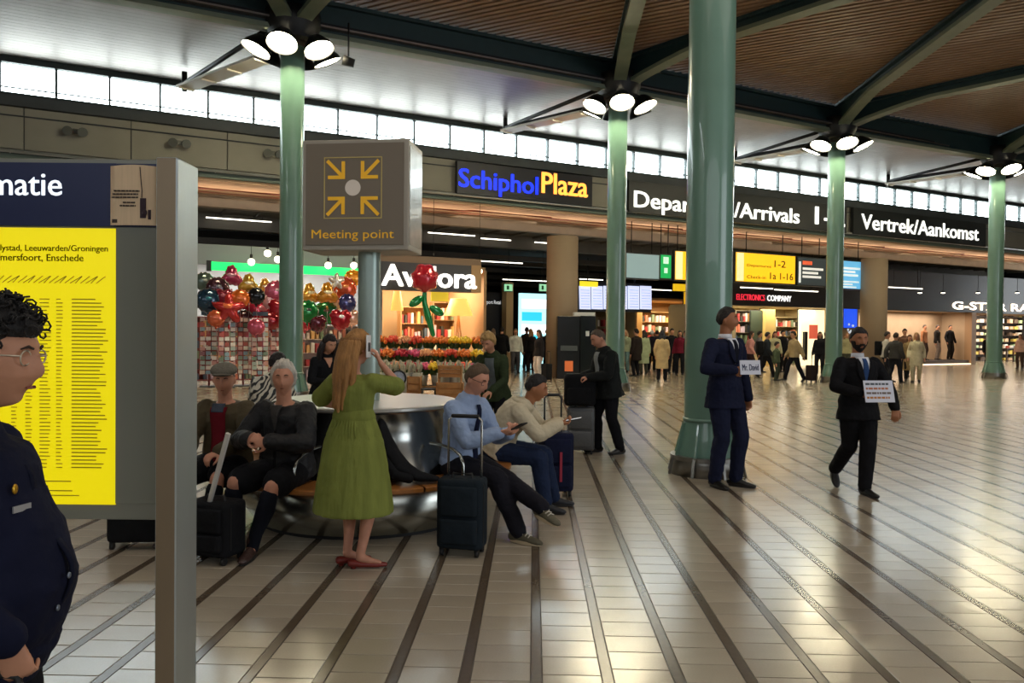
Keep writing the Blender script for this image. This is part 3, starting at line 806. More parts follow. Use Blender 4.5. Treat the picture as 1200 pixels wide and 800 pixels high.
    def hair(P, col, line=.42, back=-.45, side_=-.05, thick=.10, rough=.7, noise=.03, name='hair', freq=9, topk=0.0):
        b = MB(); rnd = random.Random(hash((round(P.hc.x, 3), round(P.hc.z, 3))) & 0xffff)
        ph = [rnd.uniform(0, 6) for _ in range(6)]; n, m = (56, 40) if P.near else (16, 12)
        def fn(d):
            lim = line if d.y < -.55 else (side_ + (line - side_) * max(0, min(1, (-d.y + .0) / .55)) if d.y < 0 else side_ + (back - side_) * min(1, d.y / .6))
            k = max(0, min(1, (d.z - lim) / .16)); k = k * k * (3 - 2 * k)
            nz = math.sin(freq * d.x + ph[0] + 3 * d.z) * math.sin(freq * d.y + ph[1]) + .6 * math.sin(2.3 * freq * d.z + ph[2] + 4 * d.x) * math.sin(2.1 * freq * d.x + ph[3])
            r_ = .86 + (.14 + thick + topk * max(0, d.z) + noise * nz) * k
            q = P.fn(d) if d.z < 0 else d
            return Vector((q.x * r_, q.y * r_, q.z * r_))
        b.ell(P.hc, P.hr, P.HM, n=n, m=m, fn=fn)
        mm = mat(col, rough, bump=.6, bscale=60, var=.35, vscale=30, key='hair' + col, stretch=(1, 1, .25))
        P.hairm = mm; return mk(name, b, mm, P.t)
    def locks(P, col, pts_list, r=.02, name='hair_lock'):
        b = MB()
        for pts in pts_list: b.loft([P.hc + P.HM @ (Vector(p) * P.hs) for p in pts], [r * k for k in (1, 1.15, 1.0, .5)[:len(pts)]] + [r * .5] * max(0, len(pts) - 4), n=9)
        return mk(name, b, mat(col, .7, bump=.6, bscale=60, var=.35, vscale=30, key='hair' + col, stretch=(1, 1, .25)), P.t)
    def glasses(P, col='#201a18'):
        b = MB()
        for k in (-1, 1):
            c = P.fp_(k * .37, .06, .014); pts = [c + P.HM @ Vector((math.cos(a) * .023, 0, math.sin(a) * .019)) for a in [2 * PI * i / 14 for i in range(15)]]
            b.tube(pts, .0022, n=5)
            b.tube([c + P.HM @ Vector((k * .023, 0, .006)), P.hc + P.HM @ Vector((k * P.hr.x * 1.03, -.01, .012))], .0022, n=5)
        b.tube([P.fp_(-.12, .1, .016), P.fp_(0, .12, .014), P.fp_(.12, .1, .016)], .0022, n=5)
        return mk('glasses', b, mat(col, .3, .3, key='specs' + col), P.t)
    def suitfront(P, shirt='#d8dbe2', tie=None, jacket='#15161c', vt=.50, loose=.02, collar=True, tiew=.028):
        o = loose + .009; vb = lambda t: max(.003, (t - vt) / (.97 - vt) * .062)
        P.panel('shirt_front', shirt, vt, .985, lambda t: -vb(t), lambda t: vb(t), o, thick=.02)
        if tie:
            P.panel('tie', tie, vt - .0, .955, lambda t: -min(vb(t), tiew * (1.25 - .6 * max(0, (t - vt) / .5))), lambda t: min(vb(t), tiew * (1.25 - .6 * max(0, (t - vt) / .5))), o + .008, thick=.01)
        for k in (-1, 1):
            e0 = lambda t: k * vb(t); e1 = lambda t: k * (vb(t) + .012 + .045 * math.sin(PI * min(1, (t - vt) / (.93 - vt))) ** .8)
            P.panel('lapel', jacket, vt + .01, .95, (lambda t: min(e0(t), e1(t))), (lambda t: max(e0(t), e1(t))), o + .010, thick=.012, m=4)
        if collar:
            b = MB(); b.loft([P.neck - P.up * .02, P.neck + P.up * .035], [(.068 * P.s, .068 * P.s), (.062 * P.s, .064 * P.s)], n=18, rounded=False, closed=False)
            c = mk('shirt_collar', b, cloth(shirt), P.t); m_ = c.modifiers.new('s', 'SOLIDIFY'); m_.thickness = .006
# ================================================================ NEAR OBJECTS
# ---- information board in the left foreground
m_alu = mat('#bcc4c4', .42, .8, bump=.04, bscale=60, var=.06, vscale=3, key='aluminium post', stretch=(1, 1, .1))
m_alu_dim = mat('#93826a', .45, .5, bump=.04, bscale=60, key='dim post')  # brown front and pale side put the post's shade and light into colour
m_board = mat('#85867a', .35, .1, key='board grey')
m_blue = mat('#0c1b4a', .35, key='header blue')
m_yel = mat('#f6e200', .45, emit=.45, key='timetable yellow')  # glow added to brighten the printed paper, which is no lamp
ZB = 3.2
xp = lambda x, Z=ZB: (x - 600) / 900 * Z
bx0, bx1 = xp(182), xp(207)
t = thing('information_board', 'dark blue and grey information board with a yellow timetable on a metal post at left', 'sign', ((bx0 + bx1) / 2, ZB + .1, 0))
ox = t.location.x; oy = t.location.y
q = MB(); q.box(bx0 - ox, bx1 - ox, -.10, .115, 0, 2.325); mk('post', q, m_alu, t, bevel=.006)
q = MB(); q.box(bx0 - ox + .006, bx1 - ox - .006, -.104, -.0995, 0, 2.32); mk('post_face', q, m_alu_dim, t, label='brown metal front face of the post')
pl = -3.0 - ox; pr = bx0 - ox
q = MB(); q.box(pl, pr, -.05, .05, .80, 2.325); mk('board_frame', q, m_board, t, bevel=.004)
q = MB(); q.box(pl, pr - .185, -.062, -.048, 2.04, 2.305); q.box(pr - .19, pr - .006, -.058, -.048, 2.04, 2.305); mk('header_panel', q, m_blue, t)
text('header_lettering', 'Informatie', mat('#eef2f6', .4, emit=.25, key='white letters'), t, facing(xp(66) - ox, -.0625, 2.168), height=.098, extrude=.002, bold=.012, align='RIGHT')
yx1 = xp(129) - ox
q = MB(); q.box(yx1 - .86, yx1, -.058, -.048, .865, 2.032); post = mk('timetable_poster', q, m_yel, t)
q = MB(); q.box(pr - .195, pr - .004, -.0555, -.048, .87, 2.035); mk('glass_panel', q, mat('#7e8074', .12, key='side glass', coat=.3), t)
m_ink = mat('#c9b800', .6, key='ink'); m_ink2 = mat('#8b7b00', .6, key='ink2')
text('poster_heading', 'Lelystad, Leeuwarden/Groningen', m_ink2, t, facing(xp(120) - ox, -.0585, 1.935), height=.034, extrude=.001, align='RIGHT', bold=.01)
text('poster_heading', 'Amersfoort, Enschede', m_ink2, t, facing(xp(91) - ox, -.0585, 1.893), height=.034, extrude=.001, align='RIGHT', bold=.01)
rn = random.Random(3); q = MB()
for i in range(46):
    z = 1.73 - i * .0158
    for cx, w in ((yx1 - .74, .12), (yx1 - .58, .10), (yx1 - .44, .03), (yx1 - .38, .03), (yx1 - .32, .05), (yx1 - .25, .03)):
        ww = w * rn.uniform(.6, 1); q.box(cx, cx + ww, -.0588, -.0578, z, z + .0048)
    ww = rn.uniform(.10, .155); q.box(yx1 - .185, yx1 - .185 + ww, -.0588, -.0578, z, z + .0058)
for i in range(5):
    z = .96 - i * .02; q.box(yx1 - .5, yx1 - .5 + rn.uniform(.2, .36), -.0588, -.0578, z, z + .005)
mk('printed_lines', q, m_ink, t, kind='stuff')
q = MB()
for i in range(20):      # small slanted station names over the columns
    x = yx1 - .5 + i * .022; z = 1.80; q.bar((x, -.0583, z), (x + .03 + .01 * (i % 3), -.0583, z + .03), .004, .0009, up=(0, 1, 0))
mk('slanted_names', q, m_ink, t, kind='stuff')
# notice taped at top right of the board
nx0, nx1 = xp(124) - ox, xp(179) - ox
q = MB(); vs = []; N_ = 8
for j, y in enumerate((-.066, -.064)):
    for i in range(N_ + 1):
        x = nx0 + (nx1 - nx0) * i / N_; bul = .006 * math.sin(PI * i / N_)
        vs += [(x, y - bul, 2.045), (x, y - bul, 2.292 + .006 * math.sin(PI * i / N_))]
B = 2 * (N_ + 1); fs = []
for i in range(N_): fs += [(2 * i, 2 * i + 2, 2 * i + 3, 2 * i + 1), (B + 2 * i, B + 2 * i + 1, B + 2 * i + 3, B + 2 * i + 2)]
fs += [(0, 1, B + 1, B), (2 * N_, B + 2 * N_, B + 2 * N_ + 1, 2 * N_ + 1)]
q.add(vs, fs, True)
no = mk('notice', q, mat('#dcc09a', .6, var=.06, vscale=20, key='notice', stretch=(8, 1, .4)), t, label='beige taped notice with small print and a drawing')
q = MB()
for k, (a, b_) in enumerate(((.05, .7), (.02, .66), (.0, .66), (.28, .6), (.20, .6))):
    z = 2.185 - k * .0135 - (.008 if k > 2 else 0); w = nx1 - nx0 - .03
    x = nx0 + .01 + a * w
    while x < nx0 + .01 + b_ * w:
        l = rn.uniform(.008, .018); q.box(x, min(x + l, nx0 + .01 + b_ * w), -.0755, -.0725, z, z + .006); x += l + .003
q.box(nx0 + .008, nx0 + .03, -.069, -.066, 2.055, 2.07)
mk('notice_print', q, mat('#3a2c24', .7, key='brown ink'), no, kind='stuff')
q = MB(); q.tube([(nx0 + .127, -.073, 2.288), (nx0 + .131, -.074, 2.24), (nx0 + .136, -.074, 2.19), (nx0 + .135, -.074, 2.16)], .0018, n=5)
q.box(nx0 + .128, nx0 + .152, -.0745, -.071, 2.075, 2.158); q.box(nx0 + .16, nx0 + .172, -.0715, -.0685, 2.07, 2.11)
q.ell((nx0 + .148, -.074, 2.098), (.010, .003, .013)); mk('notice_drawing', q, mat('#2c1822', .7, key='dark drawing'), no)

# ---- round meeting bench
BC = Vector((-1.28, 6.8, 0))
m_ss = mat('#a9aba6', .2, 1.0, bump=.03, bscale=5, var=.05, vscale=3, key='stainless')
m_ssd = mat('#b4b6ae', .26, 1.0, bump=.03, bscale=4, key='stainless base')
m_wood = mat('#a0672f', .32, bump=.08, bscale=30, var=.25, vscale=6, key='bench wood', stretch=(1, 6, 1), coat=.3)
t = thing('round_bench', 'round steel bench with wooden seat ring around the pole of the square sign', 'bench', BC)
q = MB(); q.lathe([(.0, 0), (.93, 0), (.93, .03), (0, .03)], n=64, smooth=False); mk('plinth', q, m_black, t)
q = MB(); q.lathe([(.95, .03), (.96, .05), (1.20, .395), (1.16, .40)], n=64); mk('base', q, m_ssd, t)
for k in range(24):
    q = MB(); a0 = 2 * PI * k / 24 + .006; a1 = 2 * PI * (k + 1) / 24 - .006
    q.lathe([(.80, .405), (1.27, .405), (1.285, .415), (1.285, .44), (1.27, .448), (.80, .448), (.80, .405)], n=4, smooth=False, a0=a0, a1=a1)
    q.v += []
    mk('seat_segment', q, m_wood, t)
q = MB(); q.lathe([(.93, .44), (.90, .50), (.80, .70), (.765, .94), (.78, .955)], n=72); mk('backrest', q, m_ss, t)
q = MB(); q.lathe([(0, .955), (.80, .955), (.815, .965), (.815, .985), (.80, .992), (0, .992)], n=72, smooth=False); mk('table_top', q, mat('#c4c4be', .3, .55, var=.05, vscale=2, key='table steel'), t)
for k, a in enumerate((-104, -43, 18, 78, 138, 198)):
    a = math.radians(a); d = Vector((math.cos(a), math.sin(a), 0)); z = Vector((0, 0, 1)); q = MB()
    q.tube([d * 1.25 + z * .44, d * 1.245 + z * .58, d * 1.21 + z * .645, d * 1.13 + z * .68, d * .98 + z * .70, d * .86 + z * .70], .014, n=10, rounded=True); mk('armrest', q, m_ss, t)
# ---- meeting point sign
m_signb = mat('#786c5a', .4, key='sign brown'); m_sy = mat('#e9b020', .5, emit=.12, key='sign yellow')
m_sframe = mat('#a59d8e', .45, .4, key='sign frame')
MX, MY = -1.325, 6.8; rz = math.radians(-7)
t = thing('meeting_point_sign', 'square brown and yellow meeting point box sign on a pale pole', 'sign', (MX, MY, 0), rz)
z0, z1 = 2.29, 3.235; hw = .468; yf, yb = -.24, .26
q = MB(); q.lathe([(.098, .993), (.098, z0)], c=(.06, 0, 0), n=28); mk('pole', q, mat('#9fb0a8', .35, .5, key='sign pole'), t)
q = MB(); q.box(-hw, hw, yf + .012, yb, z0, z1); mk('box', q, m_sframe, t, bevel=.01)
q = MB(); q.box(-hw + .035, hw - .04, yf - .002, yf + .014, z0 + .045, z1 - .035); mk('face_panel', q, m_signb, t)
q = MB(); q.box(hw - .002, hw + .004, yf + .05, yb - .03, z0 + .05, z1 - .05); mk('side_panel', q, mat('#a8a79f', .25, .3, var=.15, vscale=9, key='side panel', coat=.5), t, label='glossy pale side panel')
def px(x, y): return ((x - 418) / 124 * .905, z1 - (y - 163) / 130 * (z1 - z0))
a = px(381, 184); b_ = px(451, 256); w = .008; q = MB(); Y0, Y1 = yf - .006, yf
for r4 in ((a[0], b_[0], a[1] - w, a[1]), (a[0], b_[0], b_[1], b_[1] + w), (a[0], a[0] + w, b_[1], a[1]), (b_[0] - w, b_[0], b_[1], a[1])): q.box(r4[0], r4[1], Y0, Y1, r4[2], r4[3])
mk('square_outline', q, mat('#c9b36a', .5, key='outline'), t)
cx, cz = (a[0] + b_[0]) / 2, (a[1] + b_[1]) / 2
q = MB(); q.cyl((cx, Y0, cz), (cx, Y1, cz), .068, n=28); mk('centre_disc', q, mat('#cfc3b4', .5, emit=.1, key='disc'), t)
for sx_ in (-1, 1):
    for sz_ in (-1, 1):
        q = MB(); tip = Vector((cx + sx_ * .085, 0, cz + sz_ * .09)); out = Vector((sx_, 0, sz_)).normalized(); Yc = (Y0 + Y1) / 2
        def P2(v): return Vector((v.x, Yc, v.z))
        q.bar(P2(tip), P2(tip + out * .20), .030, .006, up=(0, 1, 0)); q.bar(P2(tip - Vector((sx_ * .014, 0, 0))), P2(tip + Vector((sx_ * .135, 0, 0))), .030, .0065, up=(0, 1, 0)); q.bar(P2(tip - Vector((0, 0, sz_ * .014))), P2(tip + Vector((0, 0, sz_ * .135))), .030, .0068, up=(0, 1, 0))
        mk('arrow', q, m_sy, t)
text('lettering', 'Meeting point', m_sy, t, facing(cx, yf - .0025, z1 - (279 - 163) / 130 * (z1 - z0)), width=.725, height=.098, extrude=.003, align='CENTER')

# ---- luggage
m_nav = cloth('#1b242b', .2); m_navy = cloth('#151a33', .2); m_blk = cloth('#141518', .2); m_chr = mat('#b8b8b4', .25, .9, key='chrome')
def rbox(mb, x0, x1, y0, y1, z0, z1, r=.05, n=5):
    """box with rounded vertical corners and soft top"""
    pts = []
    for cx_, cy_, a0 in ((x1 - r, y1 - r, 0), (x0 + r, y1 - r, PI / 2), (x0 + r, y0 + r, PI), (x1 - r, y0 + r, 1.5 * PI)):
        for i in range(n): pts.append((cx_ + r * math.cos(a0 + PI / 2 * i / (n - 1)), cy_ + r * math.sin(a0 + PI / 2 * i / (n - 1)), cx_, cy_))
    rings = []; rr = r * .6
    for z, k in ((z0, .7), (z0 + rr * .4, .93), (z0 + rr, 1), (z1 - rr, 1), (z1 - rr * .4, .93), (z1, .7)):
        rings.append([(c0 + (x - c0) * k if k < 1 else x, c1 + (y - c1) * k if k < 1 else y, z) for x, y, c0, c1 in pts])
    m = len(pts); vs = [p for ring in rings for p in ring]; fs = []
    for i in range(len(rings) - 1):
        for k in range(m): fs.append((i * m + k, i * m + (k + 1) % m, (i + 1) * m + (k + 1) % m, (i + 1) * m + k))
    fs += [tuple(range(m - 1, -1, -1)), tuple((len(rings) - 1) * m + k for k in range(m))]
    mb.add(vs, fs, True); return mb
def suitcase(label, loc, rz, w, d, h, m, handle=0, hw=.2, hm=None, pocket=True, group=None, stripe=None, lite=False):
    t = thing('suitcase', label, 'suitcase', loc, rz, group)
    q = MB(); rbox(q, -w / 2, w / 2, -d / 2, d / 2, .055, h); mk('shell', q, m, t)
    for a in (-1, 1):
        for b_ in (-1, 1):
            q = MB(); x, y = a * (w / 2 - .04), b_ * (d / 2 - .035); q.cyl((x - .012, y, .026), (x + .012, y, .026), .026, n=12); q.box(x - .016, x + .016, y - .012, y + .012, .03, .07); mk('wheel', q, m_black, t)
    if not lite:
        if pocket:
            q = MB(); rbox(q, -w / 2 + .03, w / 2 - .03, -d / 2 - .035, -d / 2 + .03, .10, h * .50, .03); mk('front_pocket', q, m, t)
            q = MB(); rbox(q, -w / 2 + .03, w / 2 - .03, -d / 2 - .028, -d / 2 + .03, h * .54, h * .92, .03); mk('front_pocket', q, m, t)
        q = MB(); q.box(-w / 2 - .003, w / 2 + .003, -d / 2 + .05, -d / 2 + .062, .10, h - .03); mk('zip', q, m_black, t)
        q = MB(); q.tube([(-.08, 0, h - .01), (-.07, 0, h + .03), (.07, 0, h + .03), (.08, 0, h - .01)], .010, n=8, rounded=True); mk('carry_handle', q, m_black, t)
    if stripe:
        q = MB(); q.box(.02, .045, -d / 2 - .042, -d / 2 - .034, .16, h * .72); mk('label_strip', q, stripe, t, label='red lettered strip')
    if handle:
        q = MB(); y = d / 2 - .05
        q.tube([(-hw / 2, y, h - .05), (-hw / 2, y, h + handle - .03), (-hw / 2 + .03, y, h + handle), (hw / 2 - .03, y, h + handle), (hw / 2, y, h + handle - .03), (hw / 2, y, h - .05)], .0095, n=8); th = mk('pull_handle', q, hm or m_chr, t)
        q = MB(); q.tube([(-hw / 2 + .03, y, h + handle), (hw / 2 - .03, y, h + handle)], .015, n=10, rounded=True); mk('grip', q, m_black, th)
    return t
p = ground(539, 655); suitcase('dark teal cabin suitcase with tall wire pull handle in front of the steel bench', p + Vector((.02, .12, 0)), math.radians(-12), .34, .22, .55, m_nav, handle=.44, hw=.25)
p = ground(652, 584); suitcase('big navy suitcase with red lettered strip beside the man in the white hoodie', p + Vector((0, .16, 0)), math.radians(8), .35, .28, .62, m_navy, handle=.36, hw=.17, hm=m_black, stripe=mat('#a0233c', .5, key='red strip'))
p = ground(254, 664); suitcase('black suitcase with a slanting white pull handle at the feet of the seated men', p + Vector((-.05, .13, 0)), math.radians(-20), .36, .24, .42, m_blk)
sc = bpy.data.objects['suitcase.002']
iv = Matrix.Rotation(-sc.rotation_euler.z, 4, 'Z') @ Matrix.Translation(-sc.location)
a = iv @ at(246, 590, 5.28); b_ = iv @ at(268, 508, 5.15); q = MB(); q.bar(a, b_, .030, .018, up=(0, 1, 0)); q.bar(a, b_ + (b_ - a) * .0, .022, .024, up=(0, 1, 0)); mk('pull_handle', q, mat('#dedcd6', .35, .3, key='white handle'), sc, label='white telescopic handle')
p = ground(158, 647); suitcase('low black bag standing under the lower edge of the information board', p + Vector((0, .17, 0)), math.radians(5), .46, .3, .36, m_blk, lite=True)
p = ground(683, 533); suitcase('silver-grey and black suitcase under a black backpack beside the man in dark jacket', p + Vector((0, .13, 0)), math.radians(-6), .36, .26, .62, mat('#5b5c5d', .4, .3, bump=.2, bscale=30, key='silver case'), handle=.30, hw=.16)
t = thing('backpack', 'bulging black backpack resting on the silver-grey suitcase', 'backpack', p + Vector((-.02, .11, .635)), math.radians(-10))
q = MB(); rbox(q, -.21, .21, -.13, .13, 0, .42, .10, 7); mk('pack_body', q, m_blk, t)
q = MB(); rbox(q, -.15, .15, -.19, -.10, .03, .24, .04); mk('pocket', q, m_blk, t)
for k in (-1, 1):
    q = MB(); q.tube([(k * .08, .12, .38), (k * .12, .19, .34), (k * .14, .2, .18), (k * .12, .13, .05)], .016, n=6); mk('strap', q, m_black, t)
# black coat left on the seat
t = thing('coat', 'black coat slung over the backrest and wooden seat between green dress and teal suitcase', 'coat', BC + Vector((.22, -1.02, .45)), 0)
q = MB()
q.loft([(.04, .30, .42), (.07, .23, .33), (.14, .15, .20), (.24, .09, .10), (.36, .06, .05), (.50, .08, .03)], [(.05, .03), (.09, .05), (.11, .065), (.12, .06), (.09, .04), (.05, .02)], xref=(0, 1, 0), n=14)
q.loft([(.02, .16, .22), (.04, .06, .1), (.06, -.04, .05)], [(.05, .04), (.07, .05), (.06, .04)], n=10)
remesh(mk('cloth_body', q, m_blk, t), .012)
q = MB(); q.loft([(.05, .2, .30), (.10, .06, .17), (.2, -.02, .07), (.3, -.04, .05)], [.035, .045, .04, .035], n=10); mk('sleeve', q, m_blk, t)

# ================================================================ PEOPLE IN FRONT
R_ = math.radians
def to_local(loc, rz, p): return Matrix.Rotation(-rz, 3, 'Z') @ (Vector(p) - Vector(loc))
# -- person at left edge, profile
L1 = Vector((-1.375, 1.93, 0)); r1 = R_(94)
P = Person('person in a navy coat with curly black hair and glasses, cut by the left edge', L1, r1, H=1.665, fem=True, lean=-.02, belly=.105, wide=1.12,
           head=(R_(0), R_(5), 0), hands={'R': (-.19, -.21, .90), 'L': (.22, .20, .90)}, elbows={'R': (-.45, .9, -.2), 'L': (.4, .9, -.2)}, handdir={'R': (.1, -.25, -1)}, palms={'R': (.8, .2, 0)},
           curl=(.75, .5), skin='light', vox=.0055, fwd=.045, headscale=1.08)
m_coat = cloth('#10142a', .15, bscale=10)
P.top('coat', m_coat, loose=.030, neck=.95, sl=.020, skirt=[(.86, .225, .185, 0, -.03), (.89, .23, .19, 0, -.04)], vox=.008, fold=.014)
P.legs('trousers', cloth('#14151b'), loose=.015); P.shoes(mat('#111', .3, key='black shoe') if False else mat('#111111', .3, key='black shoe'))
P.panel('coat_edge', '#0c1024', -.02, .80, lambda t: -.012, lambda t: .012, .037, n=14, m=2)
P.hair('#100c0b', line=.40, back=-.70, side_=-.02, thick=.20, noise=.06, freq=14, topk=.05)
b = MB(); rnd = random.Random(5)
for k in range(170):
    th = rnd.uniform(0, 2 * PI); ph = rnd.uniform(.25, 1.45); d = Vector((math.cos(th) * math.cos(ph), math.sin(th) * math.cos(ph), math.sin(ph)))
    if d.y < -.6 and d.z < .45: continue
    c = P.hc + P.HM @ Vector((d.x * P.hr.x * 1.2, d.y * P.hr.y * 1.2, d.z * P.hr.z * 1.22)); a = rnd.uniform(0, 6); r0 = rnd.uniform(.008, .016)
    e1 = P.HM @ Vector((rnd.uniform(-1, 1), rnd.uniform(-1, 1), rnd.uniform(-1, 1))).normalized(); e2 = e1.cross(P.HM @ d).normalized()
    b.tube([c + e2 * (r0 * math.cos(a + i * .9)) + (e1.cross(e2)) * (r0 * math.sin(a + i * .9)) + (P.HM @ d) * (i * .0022) for i in range(8)], .0028, n=5)
mk('curls', b, P.hairm, P.t); P.glasses('#c8b8a0')
b = MB(); c = P.tp(-.07, .60, .045); b.cbox((0, 0, 0), (.052, .004, .016), Matrix.Translation(c) @ Matrix.Rotation(R_(-16), 4, 'Z')); mk('name_badge', b, mat('#c9ccd0', .3, .6, key='badge'), P.t, label='small silver name badge')
b = MB(); b.ell(P.tp(-.075, .70, .044), (.011, .005, .013)); mk('gold_pin', b, mat('#d8a93a', .3, .9, key='gold'), P.t)
for tt in (.22, .05):
    b = MB(); b.ell(P.tp(-.03, tt, .040), (.008, .004, .008)); mk('button', b, mat('#7d8794', .3, .6, key='button'), P.t)
hp = Matrix.Rotation(r1, 3, 'Z') @ P.hand['R'][0] + L1
t = thing('handbag', 'black handbag with strap end held at the lower left corner', 'handbag', hp + Vector((-.05, -.02, -.45)), r1)
q = MB(); rbox(q, -.06, .10, -.14, .22, .0, .27, .04); mk('bag_body', q, m_blk, t)
q = MB(); q.tube([(.02, -.10, .26), (.02, -.07, .36), (.02, .02, .375), (.02, .10, .34), (.02, .14, .26)], .009, n=7); mk('handle', q, m_black, t)
q = MB(); q.bar((.0, -.12, .27), (.0, -.22, .25), .02, .006); mk('strap_end', q, m_black, t)

# -- woman in green
L2 = Vector((-1.07, 5.22, 0)); r2 = R_(158)
P = Person('woman in an olive green dress on the phone, standing with her back to us', L2, r2, H=1.62, fem=True, side=R_(1), head=(R_(-22), R_(5), R_(0)),
           hands={'R': (-.150, -.095, 1.385), 'L': (.13, -.16, 1.06)}, elbows={'R': (-.4, -1, -1), 'L': (1, .3, .1)}, handdir={'R': (.30, .25, .9), 'L': (-.6, -.6, .2)}, palms={'R': (.8, .35, 0), 'L': (0, .8, -.4)},
           feet={'R': (-.07, .02, .095), 'L': (.06, -.02, .095)}, toes={'R': (-.75, -.5, 0), 'L': (-.45, -.8, 0)}, curl=(.5, .5), skin='pink')
m_dress = mat('#7b833e', .8, bump=.75, bscale=9, var=.22, vscale=6, spec=.2, key='olive dress', stretch=(2.2, 2.2, .35))
o = P.top('dress', m_dress, t0=.2, loose=.016, sleeve=.42, sl=.020, neck=.97, fold=.012,
      skirt=[(.375, .285, .245, 0, .0), (.40, .285, .245, 0, 0), (.55, .265, .225, 0, 0), (.72, .240, .195, 0, 0), (.86, .215, .165, 0, 0), (.95, .18, .138, 0, 0), (1.0, .150, .118, 0, 0)], vox=.010)
# pleats
b = MB()
for k in range(44):
    a = 2 * PI * k / 44 + .05 * math.sin(k * 7); l = .10 + .08 * (math.sin(k * 3.7) * .5 + .5)
    b.tube([Vector((math.cos(a) * rx, math.sin(a) * ry, z)) for z, rx, ry in ((1.035, .137, .108), (1.0, .150, .119), (1.0 - l * .5, .158 + l * .12, .125 + l * .12), (1.0 - l, .170 + l * .27, .132 + l * .2))], [.003, .007, .008, .003], n=6)
mk('waist_gathers', b, m_dress, P.t)
b = MB(); b.loft([Vector((P.pel.x, P.pel.y, z)) for z in (1.0, 1.02, 1.04)], [(.153, .121), (.155, .123), (.151, .119)], n=28); mk('waistband', b, m_dress, P.t)
P.hair('#a1733f', line=.5, back=-.7, side_=-.3, thick=.16, noise=.035, freq=10)
rnd = random.Random(2); ls = []
for k in range(26):
    a = rnd.uniform(-1.25, 1.25); x = math.sin(a) * .088; y = .02 + math.cos(a) * .085; l = rnd.uniform(.20, .34)
    ls.append([(x, y, .03), (x * 1.08, y + .022, -.09), (x * 1.0 + rnd.uniform(-.02, .02), y + .028, -.09 - l * .5), (x * .75 + rnd.uniform(-.03, .03), y + .02, -.09 - l)])
P.locks('#a1733f', ls, .021)
P.locks('#94683a', [[(-.07, .03, .05), (-.04, .095, .055), (0, .108, .045), (.04, .095, .055)], [(.07, .03, .05), (.04, .098, .05), (0, .11, .04)]], .014, 'twisted_strand')
m_red = mat('#7c2a22', .35, key='red shoe leather')
for q_ in ('R', 'L'):
    A, tv = P.an[q_], P.tv(q_); lat = tv.cross(Vector((0, 0, 1))); b = MB()
    b.loft([A - tv * .06 - Vector((0, 0, .055)), A + tv * .02 - Vector((0, 0, .066)), A + tv * .12 - Vector((0, 0, .072)), A + tv * .17 - Vector((0, 0, .076))], [(.030, .028), (.033, .022), (.036, .020), (.02, .013)], xref=lat, n=12)
    o = mk('shoe', b, m_red, P.t); b = MB(); b.tube([A - tv * .045 - Vector((0, 0, .06)), A - tv * .045 - Vector((0, 0, .093))], [.022, .018], n=10); mk('heel', b, m_red, o)
hp = Matrix.Rotation(r2, 3, 'Z') @ (P.hand['R'][0]) + L2
t = thing('phone', 'white-cased phone held to the ear by the woman in green', 'phone', Matrix.Rotation(r2, 3, 'Z') @ (P.hc + P.HM @ Vector((-.105, -.02, -.05))) + L2, r2 + R_(10))
q = MB(); rbox(q, -.005, .005, -.036, .036, -.01, .14, .004, 3); mk('case', q, mat('#e4e4e4', .4, key='white case'), t)
q = MB(); q.box(-.0065, -.0052, -.02, .02, .03, .09); mk('print', q, mat('#33363c', .5, key='dark print'), t)

# -- seated man, white hair, black coat
L3 = Vector((-1.72, 5.90, 0)); r3 = R_(-14)
P = Person('seated man with white hair in a black coat and shorts, knee bare', L3, r3, H=1.80, hip=.55, lean=R_(6), hunch=.03, belly=.03, head=(R_(24), R_(2), 0),
           hands={'R': (-.105, -.37, .81), 'L': (.075, -.375, .80)}, elbows={'R': (-.9, .5, -.5), 'L': (.9, .5, -.5)}, handdir={'R': (.75, -.5, .25), 'L': (-.85, -.35, .0)}, palms={'R': (.3, .8, -.5), 'L': (0, .9, -.4)},
           feet={'R': (-.25, -.40, .09), 'L': (.03, -.52, .09)}, curl=(.7, .7), skin='pink', toes={'R': (-.45, -1, 0), 'L': (.2, -1, 0)})
mc = mat('#16171a', .6, bump=.8, bscale=12, var=.2, vscale=6, spec=.4, key='black coat')
P.top('coat', mc, t0=-.12, loose=.045, sl=.026, neck=.97, collar=.0, fold=.03)
P.panel('shirt_front', '#3d3a38', .62, .985, lambda t: -max(.002, (t - .6) * .11), lambda t: max(.002, (t - .6) * .11), .052, thick=.02)
P.panel('coat_edge', '#0c0c0e', -.05, .64, lambda t: -.008, lambda t: .012, .050, m=2)
P.legs('shorts', cloth('#15161a'), to=.42, loose=.022)
P.hair('#c9c2b6', line=.60, back=-.8, side_=-.45, thick=.22, noise=.06, freq=12)
for q_ in ('R', 'L'):
    K, A = P.kn[q_], P.an[q_]; b = MB(); b.loft([K.lerp(A, .16), K.lerp(A, .4) + Vector((0, .018, 0)), K.lerp(A, .8), A - Vector((0, 0, .03))], [.063, .066, .046, .042], n=14); mk('sock', b, cloth('#10131d'), P.t)
P.shoes(mat('#3a2620', .45, bump=.3, bscale=40, key='brown boot'), name='boot', high=True)
